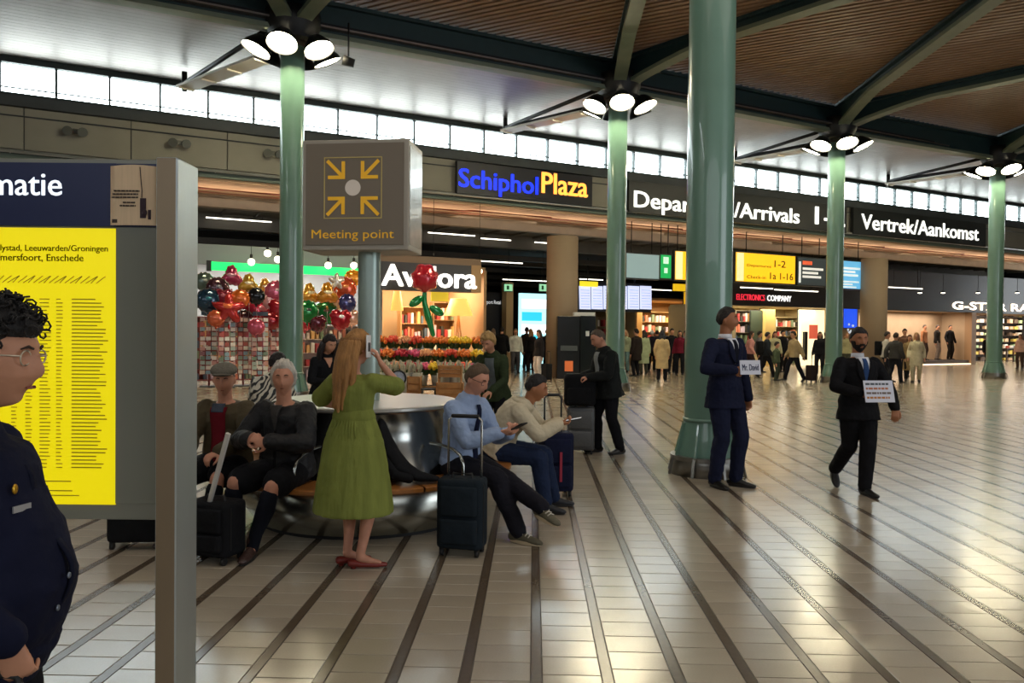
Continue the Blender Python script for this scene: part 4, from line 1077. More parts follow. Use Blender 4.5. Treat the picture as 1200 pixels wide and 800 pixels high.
# -- seated man with flat cap
L4 = Vector((-2.29, 6.20, 0)); r4 = R_(-8)
P = Person('seated man in a flat grey cap and olive jacket, half hidden by the board post', L4, r4, H=1.74, hip=.54, lean=R_(5), hunch=.03, belly=.03, head=(R_(18), R_(10), 0),
           hands={'R': (-.10, -.42, .66), 'L': (.14, -.40, .68)}, elbows={'R': (-.9, .5, -.5), 'L': (.9, .5, -.5)}, feet={'R': (-.16, -.5, .09), 'L': (.10, -.52, .09)}, curl=(.5, .5), skin='pink')
P.top('jacket', mat('#4a4029', .8, bump=.7, bscale=13, var=.25, vscale=5, key='olive jacket'), t0=-.12, loose=.035, sl=.024, neck=.97)
P.panel('jumper', '#6e1722', .0, .93, lambda t: -.045 - .02 * t, lambda t: .045 + .02 * t, .046, thick=.03, n=14)
P.panel('collar_points', '#4a5260', .86, .985, lambda t: -.05, lambda t: .05, .050, thick=.02)
P.legs('shorts', cloth('#15161a'), to=.40, loose=.022)
for q_ in ('R', 'L'):
    K, A = P.kn[q_], P.an[q_]; b = MB(); b.loft([K.lerp(A, .2), K.lerp(A, .45) + Vector((0, .018, 0)), A - Vector((0, 0, .03))], [.062, .064, .042], n=12); mk('sock', b, cloth('#14161c'), P.t)
P.shoes(mat('#2a201c', .5, key='dark shoe'))
P.hair('#8b8378', line=.75, back=-.45, side_=-.1, thick=.05)
b = MB(); hm = P.HM; hs = P.hr
b.ell(P.hc + hm @ Vector((0, .002, hs.z * .62)), (hs.x * 1.28, hs.y * 1.22, hs.z * .52), hm, n=24, m=12, fn=lambda d: Vector((d.x, d.y, max(d.z, -.35) * (1 - .25 * max(0, -d.y)))))
b.ell(P.hc + hm @ Vector((0, -hs.y * .98, hs.z * .52)), (hs.x * .95, hs.y * .55, hs.z * .10), hm @ Matrix.Rotation(R_(-12), 3, 'X'), n=20, m=8)
mk('flat_cap', b, mat('#6b675c', .9, bump=.4, bscale=60, var=.15, vscale=40, key='cap tweed'), P.t)
# -- leaning person in zebra top
L5 = Vector((-2.50, 7.75, 0)); r5 = R_(165)
P = Person('person in a black and white zebra-striped top bending away behind the seated men', L5, r5, H=1.66, fem=True, hip=.66, lean=R_(19), hunch=.05, wide=1.1, head=(R_(5), R_(30), 0),
           hands={'R': (-.2, -.42, .75), 'L': (.2, -.42, .75)}, feet={'R': (-.13, -.46, .09), 'L': (.13, -.46, .09)}, skin='tan')
mz = bpy.data.materials.new('zebra'); mz.use_nodes = True; nt = mz.node_tree
tc = nt.nodes.new('ShaderNodeTexCoord'); wv = nt.nodes.new('ShaderNodeTexWave'); wv.inputs['Scale'].default_value = 8.5; wv.inputs['Distortion'].default_value = 9; wv.inputs['Detail'].default_value = 2; wv.inputs['Detail Scale'].default_value = .9; wv.bands_direction = 'DIAGONAL'
cr = nt.nodes.new('ShaderNodeValToRGB'); cr.color_ramp.elements[0].position = .46; cr.color_ramp.elements[0].color = (.01, .01, .01, 1); cr.color_ramp.elements[1].position = .54; cr.color_ramp.elements[1].color = (.62, .57, .45, 1)
nt.links.new(tc.outputs['Object'], wv.inputs['Vector']); nt.links.new(wv.outputs['Fac'], cr.inputs['Fac']); nt.links.new(cr.outputs['Color'], nt.nodes['Principled BSDF'].inputs['Base Color'])
P.top('zebra_top', mz, t0=-.1, loose=.03, sl=.03, neck=.95); P.legs('trousers', m_blk); P.shoes(mat('#111111', .3, key='black shoe'))
P.hair('#140f0d', line=.45, back=-.6, thick=.16)
# -- dark haired woman in black
L6 = Vector((-2.30, 9.4, 0)); r6 = R_(35)
P = Person('woman in black with long dark hair looking down, behind the green dress', L6, r6, H=1.58, fem=True, lean=R_(8), head=(R_(10), R_(24), 0),
           hands={'R': (-.06, -.30, .98), 'L': (.08, -.30, .98)}, elbows={'R': (-.8, .6, -.4), 'L': (.8, .6, -.4)}, skin='light')
P.top('jacket', m_blk, t0=-.14, loose=.025, neck=.94); P.legs('trousers', m_blk); P.shoes(mat('#111111', .3, key='black shoe'))
P.panel('neckline', '#c08a6c', .74, .98, lambda t: -max(.002, (t - .72) * .2), lambda t: max(.002, (t - .72) * .2), .032, thick=.02, smat=skinm('light'))
P.hair('#1d1210', line=.5, back=-.7, side_=-.3, thick=.16); rnd = random.Random(8); ls = []
for k in range(18):
    a = rnd.uniform(-1.9, 1.9); x = math.sin(a) * .085; y = math.cos(a) * .08; ls.append([(x, y, .0), (x * 1.15, y + .01, -.1), (x * 1.2, y - .01, -.2), (x * 1.05, y - .02, -.3)])
P.locks('#1d1210', ls, .022)
# -- blond woman bending in green cardigan
L7 = Vector((-.20, 9.2, 0)); r7 = R_(-18)
P = Person('blond woman in a dark green cardigan bending her head down behind the seated men', L7, r7, H=1.66, fem=True, lean=R_(16), hunch=.03, head=(R_(-6), R_(30), 0),
           hands={'R': (-.10, -.36, .92), 'L': (.08, -.38, .92)}, elbows={'R': (-.8, .6, -.4), 'L': (.8, .6, -.4)}, skin='light')
P.top('cardigan', cloth('#2f3a24'), t0=-.16, loose=.028, neck=.94); P.legs('trousers', m_blk); P.shoes(mat('#111111', .3, key='black shoe'))
P.panel('grey_top', '#5c6364', .1, .95, lambda t: -.055, lambda t: .055, .038, thick=.02)
P.hair('#a98650', line=.5, back=-.6, side_=-.35, thick=.22, noise=.05)
# -- seated man, blue shirt, tie
L8 = Vector((-.41, 6.26, 0)); r8 = R_(54)
P = Person('seated man in a light blue shirt and dark tie reading a phone, legs crossed', L8, r8, H=1.82, hip=.55, lean=R_(9), hunch=.03, head=(R_(2), R_(22), 0), belly=.01,
           hands={'R': (-.04, -.42, .82), 'L': (.09, -.42, .80)}, elbows={'R': (-.5, .35, -.9), 'L': (.5, .35, -.9)}, handdir={'R': (.35, -.9, .25), 'L': (-.3, -.9, .3)}, palms={'R': (.3, .1, .9), 'L': (-.3, .1, .9)},
           feet={'R': (-.06, -.63, .09), 'L': (-.05, -.84, .30)}, knees={'R': (-.1, -.6, 1), 'L': (.0, -.5, 1)}, toes={'R': (.1, -1, 0), 'L': (-.25, -1, 0)}, footpitch=(0, R_(8)), curl=(.75, .5), skin='pink')
m_shirt = mat('#8fa3c4', .75, bump=.8, bscale=13, var=.12, vscale=7, key='blue shirt')
P.top('shirt', m_shirt, t0=-.05, loose=.022, sl=.018, neck=.95, collar=.018)
P.panel('tie', '#131a33', .05, .95, lambda t: -.03 + .012 * t, lambda t: .03 - .012 * t, .034, thick=.012, n=14, m=3)
P.legs('trousers', cloth('#1a1a22'), loose=.018); P.hair('#5a4632', line=.55, back=-.5, side_=-.05, thick=.10)
P.glasses('#1a1616')
P.shoes(mat('#5f5a48', .8, bump=.4, bscale=60, key='khaki trainer'), sole=mat('#c9b795', .6, key='cream sole'), name='trainer')
for q_ in ('R', 'L'):
    A, tv = P.an[q_], P.tv(q_); b = MB(); lat = tv.cross(Vector((0, 0, 1))).normalized()
    for f in (.05, .075, .10):
        c = A + tv * f + Vector((0, 0, .005 - f * .35)); b.tube([c - lat * .03, c + Vector((0, 0, .012)), c + lat * .03], .005, n=6)
    mk('laces', b, mat('#d8d0c0', .8, key='laces'), P.t)
hp = Matrix.Rotation(r8, 3, 'Z') @ Vector((.03, -.55, .87)) + L8
t = thing('phone', 'black phone held by the seated man in the blue shirt', 'phone', hp, r8); q = MB(); q.cbox((0, 0, 0), (.08, .15, .010), Matrix.Rotation(R_(-28), 4, 'X')); mk('phone_body', q, m_black, t, bevel=.003)
q = MB(); q.cbox((0, 0, .0055), (.07, .135, .002), Matrix.Rotation(R_(-28), 4, 'X')); mk('phone_screen', q, mat('#3c4658', .1, key='screen'), t)
# -- seated man, white hoodie
L9 = Vector((-.12, 7.02, 0)); r9 = R_(80)
P = Person('seated young man in a cream hoodie leaning forward over his phone', L9, r9, H=1.70, hip=.54, lean=R_(33), hunch=.05, head=(R_(0), R_(16), 0),
           hands={'R': (-.02, -.56, .78), 'L': (.09, -.56, .78)}, elbows={'R': (-.6, -.1, -1), 'L': (.6, -.1, -1)}, handdir={'R': (.3, -.95, .1), 'L': (-.3, -.95, .1)}, palms={'R': (.2, 0, 1), 'L': (-.2, 0, 1)},
           feet={'R': (-.14, -.46, .09), 'L': (.14, -.50, .09)}, curl=(.6, .6), skin='tan')
m_hood = mat('#c4b89c', .9, bump=.8, bscale=12, var=.08, vscale=6, key='cream hoodie')
P.top('hoodie', m_hood, t0=-.12, loose=.035, sl=.026, neck=.95)
b = MB(); b.loft([P.neck + Vector((0, .035, .03)) + Vector((math.cos(a) * .085, math.sin(a) * .07 + .02, .02 * math.sin(a))) for a in [2 * PI * i / 12 - PI / 2 + .6 for i in range(11)]], [.03] * 11, n=10); b.ell(P.neck + Vector((0, .10, -.02)), (.09, .06, .08)); remesh(mk('hood', b, m_hood, P.t), .009)
P.legs('jeans', cloth('#1e2a44'), loose=.02); P.hair('#15100e', line=.5, back=-.45, side_=.0, thick=.09); P.shoes(mat('#22252a', .6, key='grey shoe'))
hp = Matrix.Rotation(r9, 3, 'Z') @ Vector((.035, -.69, .82)) + L9
t = thing('phone', 'phone with pale screen held by the young man in the cream hoodie', 'phone', hp, r9); q = MB(); q.cbox((0, 0, 0), (.075, .15, .009), Matrix.Rotation(R_(-12), 4, 'X')); mk('phone_body', q, m_black, t, bevel=.003)
q = MB(); q.cbox((0, 0, .0052), (.068, .14, .002), Matrix.Rotation(R_(-12), 4, 'X')); mk('phone_screen', q, mat('#d9dde0', .2, emit=.35, key='bright screen'), t)
# -- man with backpack luggage
p = ground(714, 531); L10 = Vector((p.x, p.y, 0)); r10 = R_(-72)
P = Person('standing man in a dark jacket handling the backpack on his suitcase', L10, r10, H=1.69, lean=R_(9), hunch=.02, belly=.02, wide=1.08, head=(R_(0), R_(26), 0),
           hands={'R': (-.10, -.34, 1.02), 'L': (.10, -.33, 1.02)}, elbows={'R': (-.5, .5, -.8), 'L': (.5, .5, -.8)}, feet={'R': (-.12, -.10, .085), 'L': (.12, .12, .085)}, curl=(.7, .7), skin='pink')
P.top('jacket', cloth('#1c1f1f'), t0=-.3, loose=.032, sl=.024, neck=.94, collar=.01); P.legs('trousers', cloth('#121318'), loose=.02)
P.panel('shirt_front', '#8c8f8e', .25, .97, lambda t: -.05, lambda t: .05, .040, thick=.02); P.hair('#54473a', line=.6, back=-.45, thick=.05); P.shoes(mat('#15110f', .35, key='dark brown shoe'))
# -- tall man in navy suit with a name card
p = ground(851, 571); L11 = Vector((p.x, p.y + .02, 0)); r11 = R_(30)
P = Person('tall man in a navy suit holding a name card beside the big green column', L11, r11, H=1.92, lean=R_(-1), head=(R_(34), R_(-2), 0), wide=1.0,
           hands={'R': (-.15, -.27, 1.24), 'L': (.30, -.05, .90)}, elbows={'R': (-1, .45, -.5), 'L': (.4, .9, -.1)}, handdir={'R': (.9, -.35, .0), 'L': (-.05, -.15, -1)}, palms={'R': (.1, .9, .1), 'L': (-1, 0, 0)},
           feet={'R': (-.11, .02, .093), 'L': (.13, -.04, .093)}, toes={'R': (-.1, -1, 0), 'L': (.5, -1, 0)}, curl=(.6, .45), skin='tan')
m_suit = cloth('#171c33', .12)
P.top('jacket', m_suit, t0=-.34, loose=.024, sl=.016, neck=.97); P.legs('trousers', m_suit, loose=.020); P.suitfront(tie='#10131f', jacket='#171c33', vt=.50, loose=.024); P.hair('#1c1512', line=.5, back=-.5, side_=.0, thick=.10); P.shoes(mat('#111111', .3, key='black shoe'))
def carried_board(nm, lab, pc, rz, w, h, tilt, lines, inkcol, txt=None):
    t = thing(nm, lab, 'sign', pc, rz); M = Matrix.Rotation(tilt, 4, 'X')
    q = MB(); q.cbox((0, 0, 0), (w, .006, h), M); mk('card', q, mat('#d3d6e2', .6, key='paper'), t)
    if txt: text('lettering', txt, mat(inkcol, .6, key='ink' + inkcol), t, M @ facing(0, -.0035, -.03), width=w * .8, height=.062, extrude=.001, bold=.02, align='CENTER')
    else:
        for i, c in enumerate(lines):
            q = MB(); rn_ = random.Random(i); x = -w / 2 + .02
            while x < w / 2 - .05:
                l = rn_.uniform(.015, .05); q.box(x, min(x + l, w / 2 - .02), -.0045, -.003, h / 2 - .045 - i * .045, h / 2 - .025 - i * .045, M); x += l + .008
            mk('printed_line', q, mat(c, .6, key='line' + c), t)
    return t
hp = Matrix.Rotation(r11, 3, 'Z') @ Vector((.0, -.34, 1.27)) + L11
carried_board('name_card', 'small white name card held by the tall man in navy', hp, R_(18), .24, .145, R_(-8), [], '#2b3560', 'Mr. David')
# -- man walking with a paper
p = ground(1012, 580); L12 = Vector((p.x, p.y + .10, 0)); r12 = R_(6)
P = Person('bearded man in a black suit and blue tie walking with a printed paper', L12, r12, H=1.70, lean=R_(-3), head=(R_(-8), R_(4), 0), wide=1.06,
           hands={'R': (-.13, -.25, 1.04), 'L': (.30, -.16, .88)}, elbows={'R': (-1, .5, -.6), 'L': (.9, .6, -.1)}, handdir={'R': (.9, -.3, .1), 'L': (-.2, -.4, -1)}, palms={'R': (0, .9, .1)},
           feet={'L': (.015, -.12, .085), 'R': (-.055, .33, .19)}, knees={'L': (-.05, -1, .1), 'R': (.05, -1, -.2)}, footpitch=(R_(48), 0), curl=(.6, .45), skin='tan')
m_bs = cloth('#111114', .12)
P.top('jacket', m_bs, t0=-.32, loose=.026, sl=.018, neck=.97); P.legs('trousers', m_bs, loose=.022); P.suitfront(tie='#2a4470', jacket='#121216', vt=.42, loose=.026, tiew=.032); P.hair('#17100e', line=.5, back=-.5, side_=-.05, thick=.11); P.shoes(mat('#111111', .3, key='black shoe'))
b = MB(); b.ell(P.hc, P.hr, P.HM, n=40, m=30, fn=lambda d: (lambda k: P.fn(d) * (.9 + (.17 + .02 * math.sin(d.x * 30) * math.sin(d.z * 31)) * k))(1.0 if (-.34 > d.z > -1 and d.y < .15 and not (abs(d.x) < .2 and d.z > -.62 and d.z < -.46)) or (-.46 < d.z < -.30 and abs(d.x) < .34 and d.y < -.5) or (d.z < -.1 and abs(d.x) > .72 and d.y < .1) else 0.0)); mk('beard', b, mat('#17100e', .9, bump=.5, bscale=90, key='beard'), P.t)
hp = Matrix.Rotation(r12, 3, 'Z') @ Vector((.02, -.33, 1.06)) + L12
carried_board('printed_paper', 'white paper with printed lines held by the bearded walking man', hp, R_(8), .31, .215, R_(-14), ['#4a5158', '#b06c4a', '#6a5a50', '#b5742a'], '#333333')
# ================================================================ SHOPS AND SIGNS ALONG THE BACK
def wthing(name, label, cat, x, d, group=None, z=0.0):
    s = sx(x, d); return thing(name, label, cat, W(s, d, z), AW, group), s
def rngbox(x0, x1, y0, y1, d):
    """wall-frame rectangle that spans picture columns x0..x1 and rows y0..y1 at depth d"""
    s0, s1 = sx(x0, d), sx(x1, d); xm = (x0 + x1) / 2
    return s0, s1, zw(xm, y1, d), zw(xm, y0, d)
def glow(col, e): return mat(col, .5, emit=e, key='glow' + col + str(e))
m_fascia = mat('#191a1b', .5, var=.1, vscale=2, key='fascia')
# --- lettering on the clerestory wall
def sign_on_wall(nm, lab, x0, x1, y0, y1, parts, d=-.22, board='#141718'):
    s0, s1, za, zb = rngbox(x0, x1, y0, y1, d)
    za = zw(x0, y1 - (y1 - y0) * 0, d)
    return s0, s1
# plaza sign
d = -.25; s0, s1 = sx(534, d), sx(692, d); z0_, z1_ = 6.02, 7.06
t = thing('plaza_sign', 'dark hanging sign with blue and orange letters on the upper wall', 'sign', W((s0 + s1) / 2, d, 0), AW)
h = (s1 - s0) / 2
q = MB(); q.box(-h, h, 0, .16, z0_, z1_); mk('sign_board', q, mat('#11131c', .5, key='sign dark'), t)
text('blue_lettering', 'Schiphol', mat('#1d35e0', .5, emit=1.3, key='blue letters'), t, facing(-h + .06, -.002, 6.24), width=(sx(630, d) - sx(538, d)), height=.78, extrude=.03, bold=.012)
text('orange_lettering', 'Plaza', mat('#f0a94c', .5, emit=1.1, key='orange letters'), t, facing(sx(633, d) - (s0 + s1) / 2, -.002, 6.32), width=(sx(686, d) - sx(633, d)), height=.70, extrude=.03, bold=.02)
m_wl = mat('#e6e6e0', .5, emit=.75, key='white sign letters')
def band(lab, x0, x1, items):
    s0, s1 = sx(x0, d), sx(x1, d); t = thing('wall_sign', lab, 'sign', W((s0 + s1) / 2, d, 0), AW); h = (s1 - s0) / 2; c = (s0 + s1) / 2
    q = MB(); q.box(-h, h, 0, .16, 5.96, 7.10); mk('sign_board', q, mat('#1b2022', .5, key='sign charcoal'), t)
    for body, a, b_, z, hh, bo in items: text('lettering', body, m_wl, t, facing(sx(a, d) - c, -.002, z), width=sx(b_, d) - sx(a, d), height=hh, extrude=.03, bold=bo)
band('long charcoal wall sign with white English lettering, crossed by the big column', 735, 990, [('Departures/Arrivals', 741, 934, 6.16, .78, .015), ('1-2', 953, 987, 6.22, .72, .03)])
band('charcoal wall sign with white Dutch lettering at the right', 998, 1153, [('Vertrek/Aankomst', 1007, 1144, 6.22, .66, .015)])

# --- linear lamps under the gallery and passage ceiling
m_tubeon = glow('#f6efe0', 3.0)
for i, (x0, x1, y, dd, lab) in enumerate((
    (240, 318, 257, 4.3, 'bright strip lamp row left of the slim green column'), (500, 556, 274, 4.3, 'bright strip lamp right of the square sign'), (562, 598, 280, 4.3, 'dim strip lamp above the flower shop lettering end'),
    (625, 672, 285, 4.3, 'strip lamp above the left concrete column'), (500, 612, 305, 6.5, 'thin lamp rail above the white flower shop letters'), (588, 640, 328, 9.5, 'strip lamp left of the left concrete column'),
    (300, 336, 287, 6.0, 'short strip lamp above the souvenir stand'), (678, 706, 327, 9.5, 'short strip lamp right of the left concrete column'), (735, 800, 339, 8.5, 'strip lamp below the grey hanging panel'),
    (866, 905, 337, 3.0, 'strip lamp under the wide yellow hanging sign'), (906, 958, 340, 3.0, 'strip lamp under the dark hanging sign'), (1040, 1080, 337, 2.0, 'strip lamp above the beige display window'))):
    s0, s1 = sx(x0, dd), sx(x1, dd); z = zw((x0 + x1) / 2, y, dd)
    t = thing('strip_lamp', lab, 'lamp', W((s0 + s1) / 2, dd, z), AW); h = (s1 - s0) / 2
    q = MB(); q.box(-h, h, -.05, .05, .0, .05); mk('lamp_body', q, m_grey, t)
    q = MB(); q.cyl((-h + .02, 0, -.02), (h - .02, 0, -.02), .022, n=8); mk('tube', q, m_tubeon, t)
    for k in (-.7, .7):
        q = MB(); q.cyl((h * k, 0, .05), (h * k, 0, (5.46 if dd < 4.6 and dd > 2.8 else 4.92) - z if z < 4.9 or dd > 4.6 else .12), .012, n=6); mk('hanger', q, m_black, t)
# trusses and ducts in the dark passage ceiling
q = MB(WM)
for dd, zz in ((5.6, 4.55), (7.5, 4.5), (10, 4.4), (13, 4.3), (17, 4.2)): q.box(-22, 38, dd, dd + .25, zz, zz + .2)
mk('trim_2', q, mat('#4b4640', .8, key='duct'), kind='structure')
# --- hanging direction signs
def hsign(lab, x0, x1, y0, y1, col, dd=.35, emit=.9, items=(), rim='#25282a'):
    s0, s1 = sx(x0, dd), sx(x1, dd); xm = (x0 + x1) / 2; za, zb = zw(xm, y1, dd), zw(xm, y0, dd); c = (s0 + s1) / 2; h = (s1 - s0) / 2
    t = thing('hanging_sign', lab, 'sign', W(c, dd, 0), AW)
    q = MB(); q.box(-h, h, 0, .18, za - .05, zb + .05); mk('housing', q, mat(rim, .5, key='rim' + rim), t)
    q = MB(); q.box(-h + .04, h - .04, -.012, 0, za, zb); mk('lit_face', q, mat(col, .4, emit=emit, key='face' + col), t)
    for k in (-.6, .6):
        q = MB(); q.cyl((h * k, .09, zb + .05), (h * k, .09, 5.74), .02, n=6); mk('hanger', q, m_black, t)
    for body, x, w, z, hh, cc in items:
        X = sx(x, dd) - c; Wd = sx(x + w, dd) - sx(x, dd); Z = zw(x, z, dd)
        if body in ('|', '=', '#'):
            q = MB()
            if body == '|': q.box(X, X + Wd, -.018, -.012, za + .02, zb - .02)
            elif body == '=':
                for i in range(3): q.box(X, X + Wd * (1, .75, .9)[i], -.018, -.012, Z - i * hh * 1.7, Z - i * hh * 1.7 + hh)
            else: q.box(X, X + Wd, -.018, -.012, Z, Z + hh)
            mk('printed_block', q, mat(cc, .5, emit=.5, key='pr' + cc), t)
        else: text('lettering', body, mat(cc, .5, emit=.4 if cc != '#4a3c10' else 0, key='let' + cc), t, facing(X, -.0125, Z), width=Wd, height=hh, extrude=.004, bold=.01)
hsign('blank pale blue-grey hanging panel right of the second green column', 732, 772, 298, 326, '#8fa9ae', emit=.35)
hsign('small green exit sign hanging beside the blank grey panel', 772, 786, 299, 326, '#0f9a4c', emit=.7, items=(('#', 776, 6, 309, .26, '#c8f0d8'), ('#', 777, 4, 320, .2, '#c8f0d8')))
hsign('narrow yellow hanging sign with an up arrow left of the big column', 789, 815, 295, 328, '#f0b81a', emit=.75, items=(('|', 790.5, 8, 0, 0, '#fbe9b0'), ('\u2191', 792, 5, 309, .36, '#4a3c10')))
hsign('wide yellow hanging sign with arrow and gate numbers right of the big column', 860, 931, 298, 331, '#f0b81a', emit=.75,
      items=(('|', 862, 8, 0, 0, '#fbe9b0'), ('\u2191', 864, 4.5, 311, .30, '#4a3c10'), ('1-2', 906, 13, 313, .28, '#4a3c10'), ('1a 1-16', 901, 27, 327, .28, '#4a3c10'), ('Departures', 874, 28, 312, .13, '#4a3c10'), ('Check-in', 874, 22, 326, .13, '#4a3c10')))
hsign('dark grey hanging sign with white lines of print', 933, 967, 303, 334, '#3b4346', emit=.3, items=(('#', 934.5, 2.5, 331, .9, '#dfe3e0'), ('#', 939, 11, 310, .16, '#e8623c'), ('=', 939, 24, 316, .10, '#e2e2dc')))
hsign('light blue hanging screen with white print left of the second concrete column', 969, 1015, 306, 338, '#5ba0c8', emit=.8, items=(('=', 984, 22, 315, .09, '#e8f4fa'), ('#', 1011, 3, 335, .95, '#eef4f4'), ('=', 975, 30, 330, .07, '#dcecf4')))
# --- departure monitors
t = thing('monitor_row', 'row of six tilted white departure monitors hanging behind the second green column', 'screen', W(sx(719, 6), 6, 0), AW)
c = sx(719, 6)
q = MB(); q.box(sx(674, 6) - c, sx(764, 6) - c, .1, .25, zw(719, 365, 6), zw(719, 331, 6)); mk('back_panel', q, m_black, t)
for i in range(6):
    xa = 677 + i * 14.2; xb = xa + 12.6; za, zb = zw(xa, 362, 6), zw(xa, 335, 6); q = MB(); X0_, X1_ = sx(xa + 2.5, 6) - c, sx(xb + 2.5, 6) - c; dx = -.12
    q.add([(X0_, 0, za), (X1_, 0, za), (X1_ + dx, -.12, zb), (X0_ + dx, -.12, zb), (X0_, .06, za), (X1_, .06, za), (X1_ + dx, -.06, zb), (X0_ + dx, -.06, zb)], [(0, 1, 2, 3), (7, 6, 5, 4), (0, 4, 5, 1), (1, 5, 6, 2), (2, 6, 7, 3), (3, 7, 4, 0)])
    s_ = mk('monitor', q, mat('#c4cdec', .3, emit=.9, key='monitor glow'), t)
    q = MB()
    for k in range(7):
        f = .1 + k * .12; q.bar((X0_ + .04 + dx * f, -.12 * f - .006, za + (zb - za) * f), (X1_ - .05 + dx * f, -.12 * f - .006, za + (zb - za) * f), .02, .004, up=(0, 1, 0))
    mk('text_rows', q, mat('#8f9ac8', .4, emit=.4, key='rows'), s_, kind='stuff')
q = MB(); q.box(sx(677, 6) - c, sx(697, 6) - c, -.2, -.1, zw(687, 336, 6), zw(687, 330, 6)); mk('yellow_topper', q, glow('#f2dc2c', .8), t)
for x in (690, 745):
    q = MB(); q.cyl((sx(x, 6) - c, .15, zw(719, 332, 6)), (sx(x, 6) - c, .15, 4.92), .03, n=6); mk('hanger', q, m_black, t)

# --- shop shells (structure) and their light
def shell(n, x0, x1, dd, deep, z1, col, wallcol=None):
    s0, s1 = sx(x0, dd), sx(x1, dd)
    q = MB(WM); q.box(s0, s1, dd + deep, dd + deep + .1, 0, z1); q.box(s0 - .05, s0 + .05, dd, dd + deep, 0, z1); q.box(s1 - .05, s1 + .05, dd, dd + deep, 0, z1); q.box(s0, s1, dd, dd + deep, z1, z1 + .1)
    return mk('wall_shop', q, mat(col, .7, var=.08, vscale=1.5, key='shop' + col), kind='structure')
def shoplight(x0, x1, dd, deep, z, power, col):
    s0, s1 = sx(x0, dd), sx(x1, dd); c = W((s0 + s1) / 2, dd + deep * .45, z - .06); o = area('shop_lights', c, (0, 0, AW), (s1 - s0) * .8, deep * .6, power, col)
goods_a = islands('mixed goods', ['#b03a3a', '#d8c8b8', '#c9775a', '#7a8a6a', '#e6ded0', '#4a5a6a', '#a84a66', '#d8a868', '#38342e', '#c8b4c0'])
cards_m = islands('postcards', ['#d09a90', '#e3d9ce', '#b8605a', '#a8b4ac', '#ecdcd2', '#8aa2b0', '#d4bcac', '#9d6a70', '#e6c4ba', '#7a8a78', '#f0eae4'])
def shelf(lab, x0, x1, y0, y1, dd, rows, cols, goods, frame, deep=.4, fillh=.7, cat='shelf', name='shelf_unit', seed=1, pw=.7):
    s0, s1 = sx(x0, dd), sx(x1, dd); c = (s0 + s1) / 2; h = (s1 - s0) / 2; xm = (x0 + x1) / 2; za, zb = max(.02, zw(xm, y1, dd)), zw(xm, y0, dd)
    t = thing(name, lab, cat, W(c, dd, 0), AW); rn_ = random.Random(seed)
    for k in (-1, 1):
        q = MB(); q.box(k * h - .02, k * h + .02, 0, deep, 0, zb); mk('upright', q, frame, t)
    dz = (zb - za) / rows
    for r_ in range(rows + 1):
        q = MB(); q.box(-h, h, 0, deep, za + r_ * dz - .012, za + r_ * dz + .012); mk('shelf_board', q, frame, t)
    q = MB(); q.box(-h, h, deep, deep + .02, 0, zb); mk('back_panel', q, frame, t)
    q = MB(); w = 2 * h / cols
    for r_ in range(rows):
        for k in range(cols):
            if rn_.random() < .08: continue
            ww = w * pw * rn_.uniform(.75, 1.15); hh = dz * fillh * rn_.uniform(.6, 1.1); x = -h + (k + .5) * w; y = rn_.uniform(.01, .08)
            q.box(x - ww / 2, x + ww / 2, y, y + min(.2, deep * .6), za + r_ * dz + .012, za + r_ * dz + .012 + hh)
    mk('goods', q, goods, t, kind='stuff'); return t

# souvenir and card stand (left)
shell(1, 205, 446, .6, 3.2, 3.9, '#8d9090')
shoplight(205, 446, .6, 3.2, 3.85, 300, (1, .93, .85))
q = MB(WM); s0, s1 = sx(200, .5), sx(446, .5); q.box(s0, s1, .45, .6, 3.42, 4.0); mk('trim_3', q, mat('#8a9294', .6, key='kiosk fascia'), kind='structure')
t, s = wthing('light_bar', 'long glowing green light bar over the balloons', 'lamp', 333, .2)
a_, b_ = sx(247, .2) - s, sx(419, .2) - s; q = MB(); z = zw(333, 315, .2)
q.box(a_, b_, -.03, .06, z - .13, z + .11); mk('green_tube', q, glow('#16d060', 1.3), t)
q = MB(); q.box(a_ - .12, a_, -.05, .1, z - .16, z + .14); mk('end_cap', q, m_black, t)
q = MB(); q.box(a_, b_, .06, .28, z - .1, z + .1); mk('backing', q, m_fascia, t)
for x, y, lab in ((313, 297, 'largest round bulb, above the green light bar left of the slim column'), (294, 307, 'dimmer round bulb just over the green light bar'), (325, 304, 'round bulb partly behind the slim green column'), (384, 311, 'small bulb over the beer-mug balloons'), (414, 311, 'small bulb beside the sign pole'),
                  (507, 305, 'warm bulb over the rose balloon'), (457, 306, 'warm bulb over the first white shop letter'), (561, 318, 'warm bulb at the right end of the flower shop sign')):
    p = W(sx(x, -.2), -.2, zw(x, y, -.2)); t = thing('bulb', lab, 'lamp', p, AW); q = MB(); q.ell((0, 0, 0), (.10, .10, .10), n=16, m=10); mk('glass', q, glow('#fff0d0', 5), t)
    q = MB(); q.cyl((0, 0, .08), (0, 0, .22), .04, n=8); q.cyl((0, 0, .2), (0, 0, (5.74 if p.z > 3.9 or x > 440 else 4.0) - p.z + (.0 if p.z < 4 else 0)), .008, n=5); mk('socket', q, m_black, t)
rk = ['leftmost', 'second', 'third', 'fourth', 'rightmost']
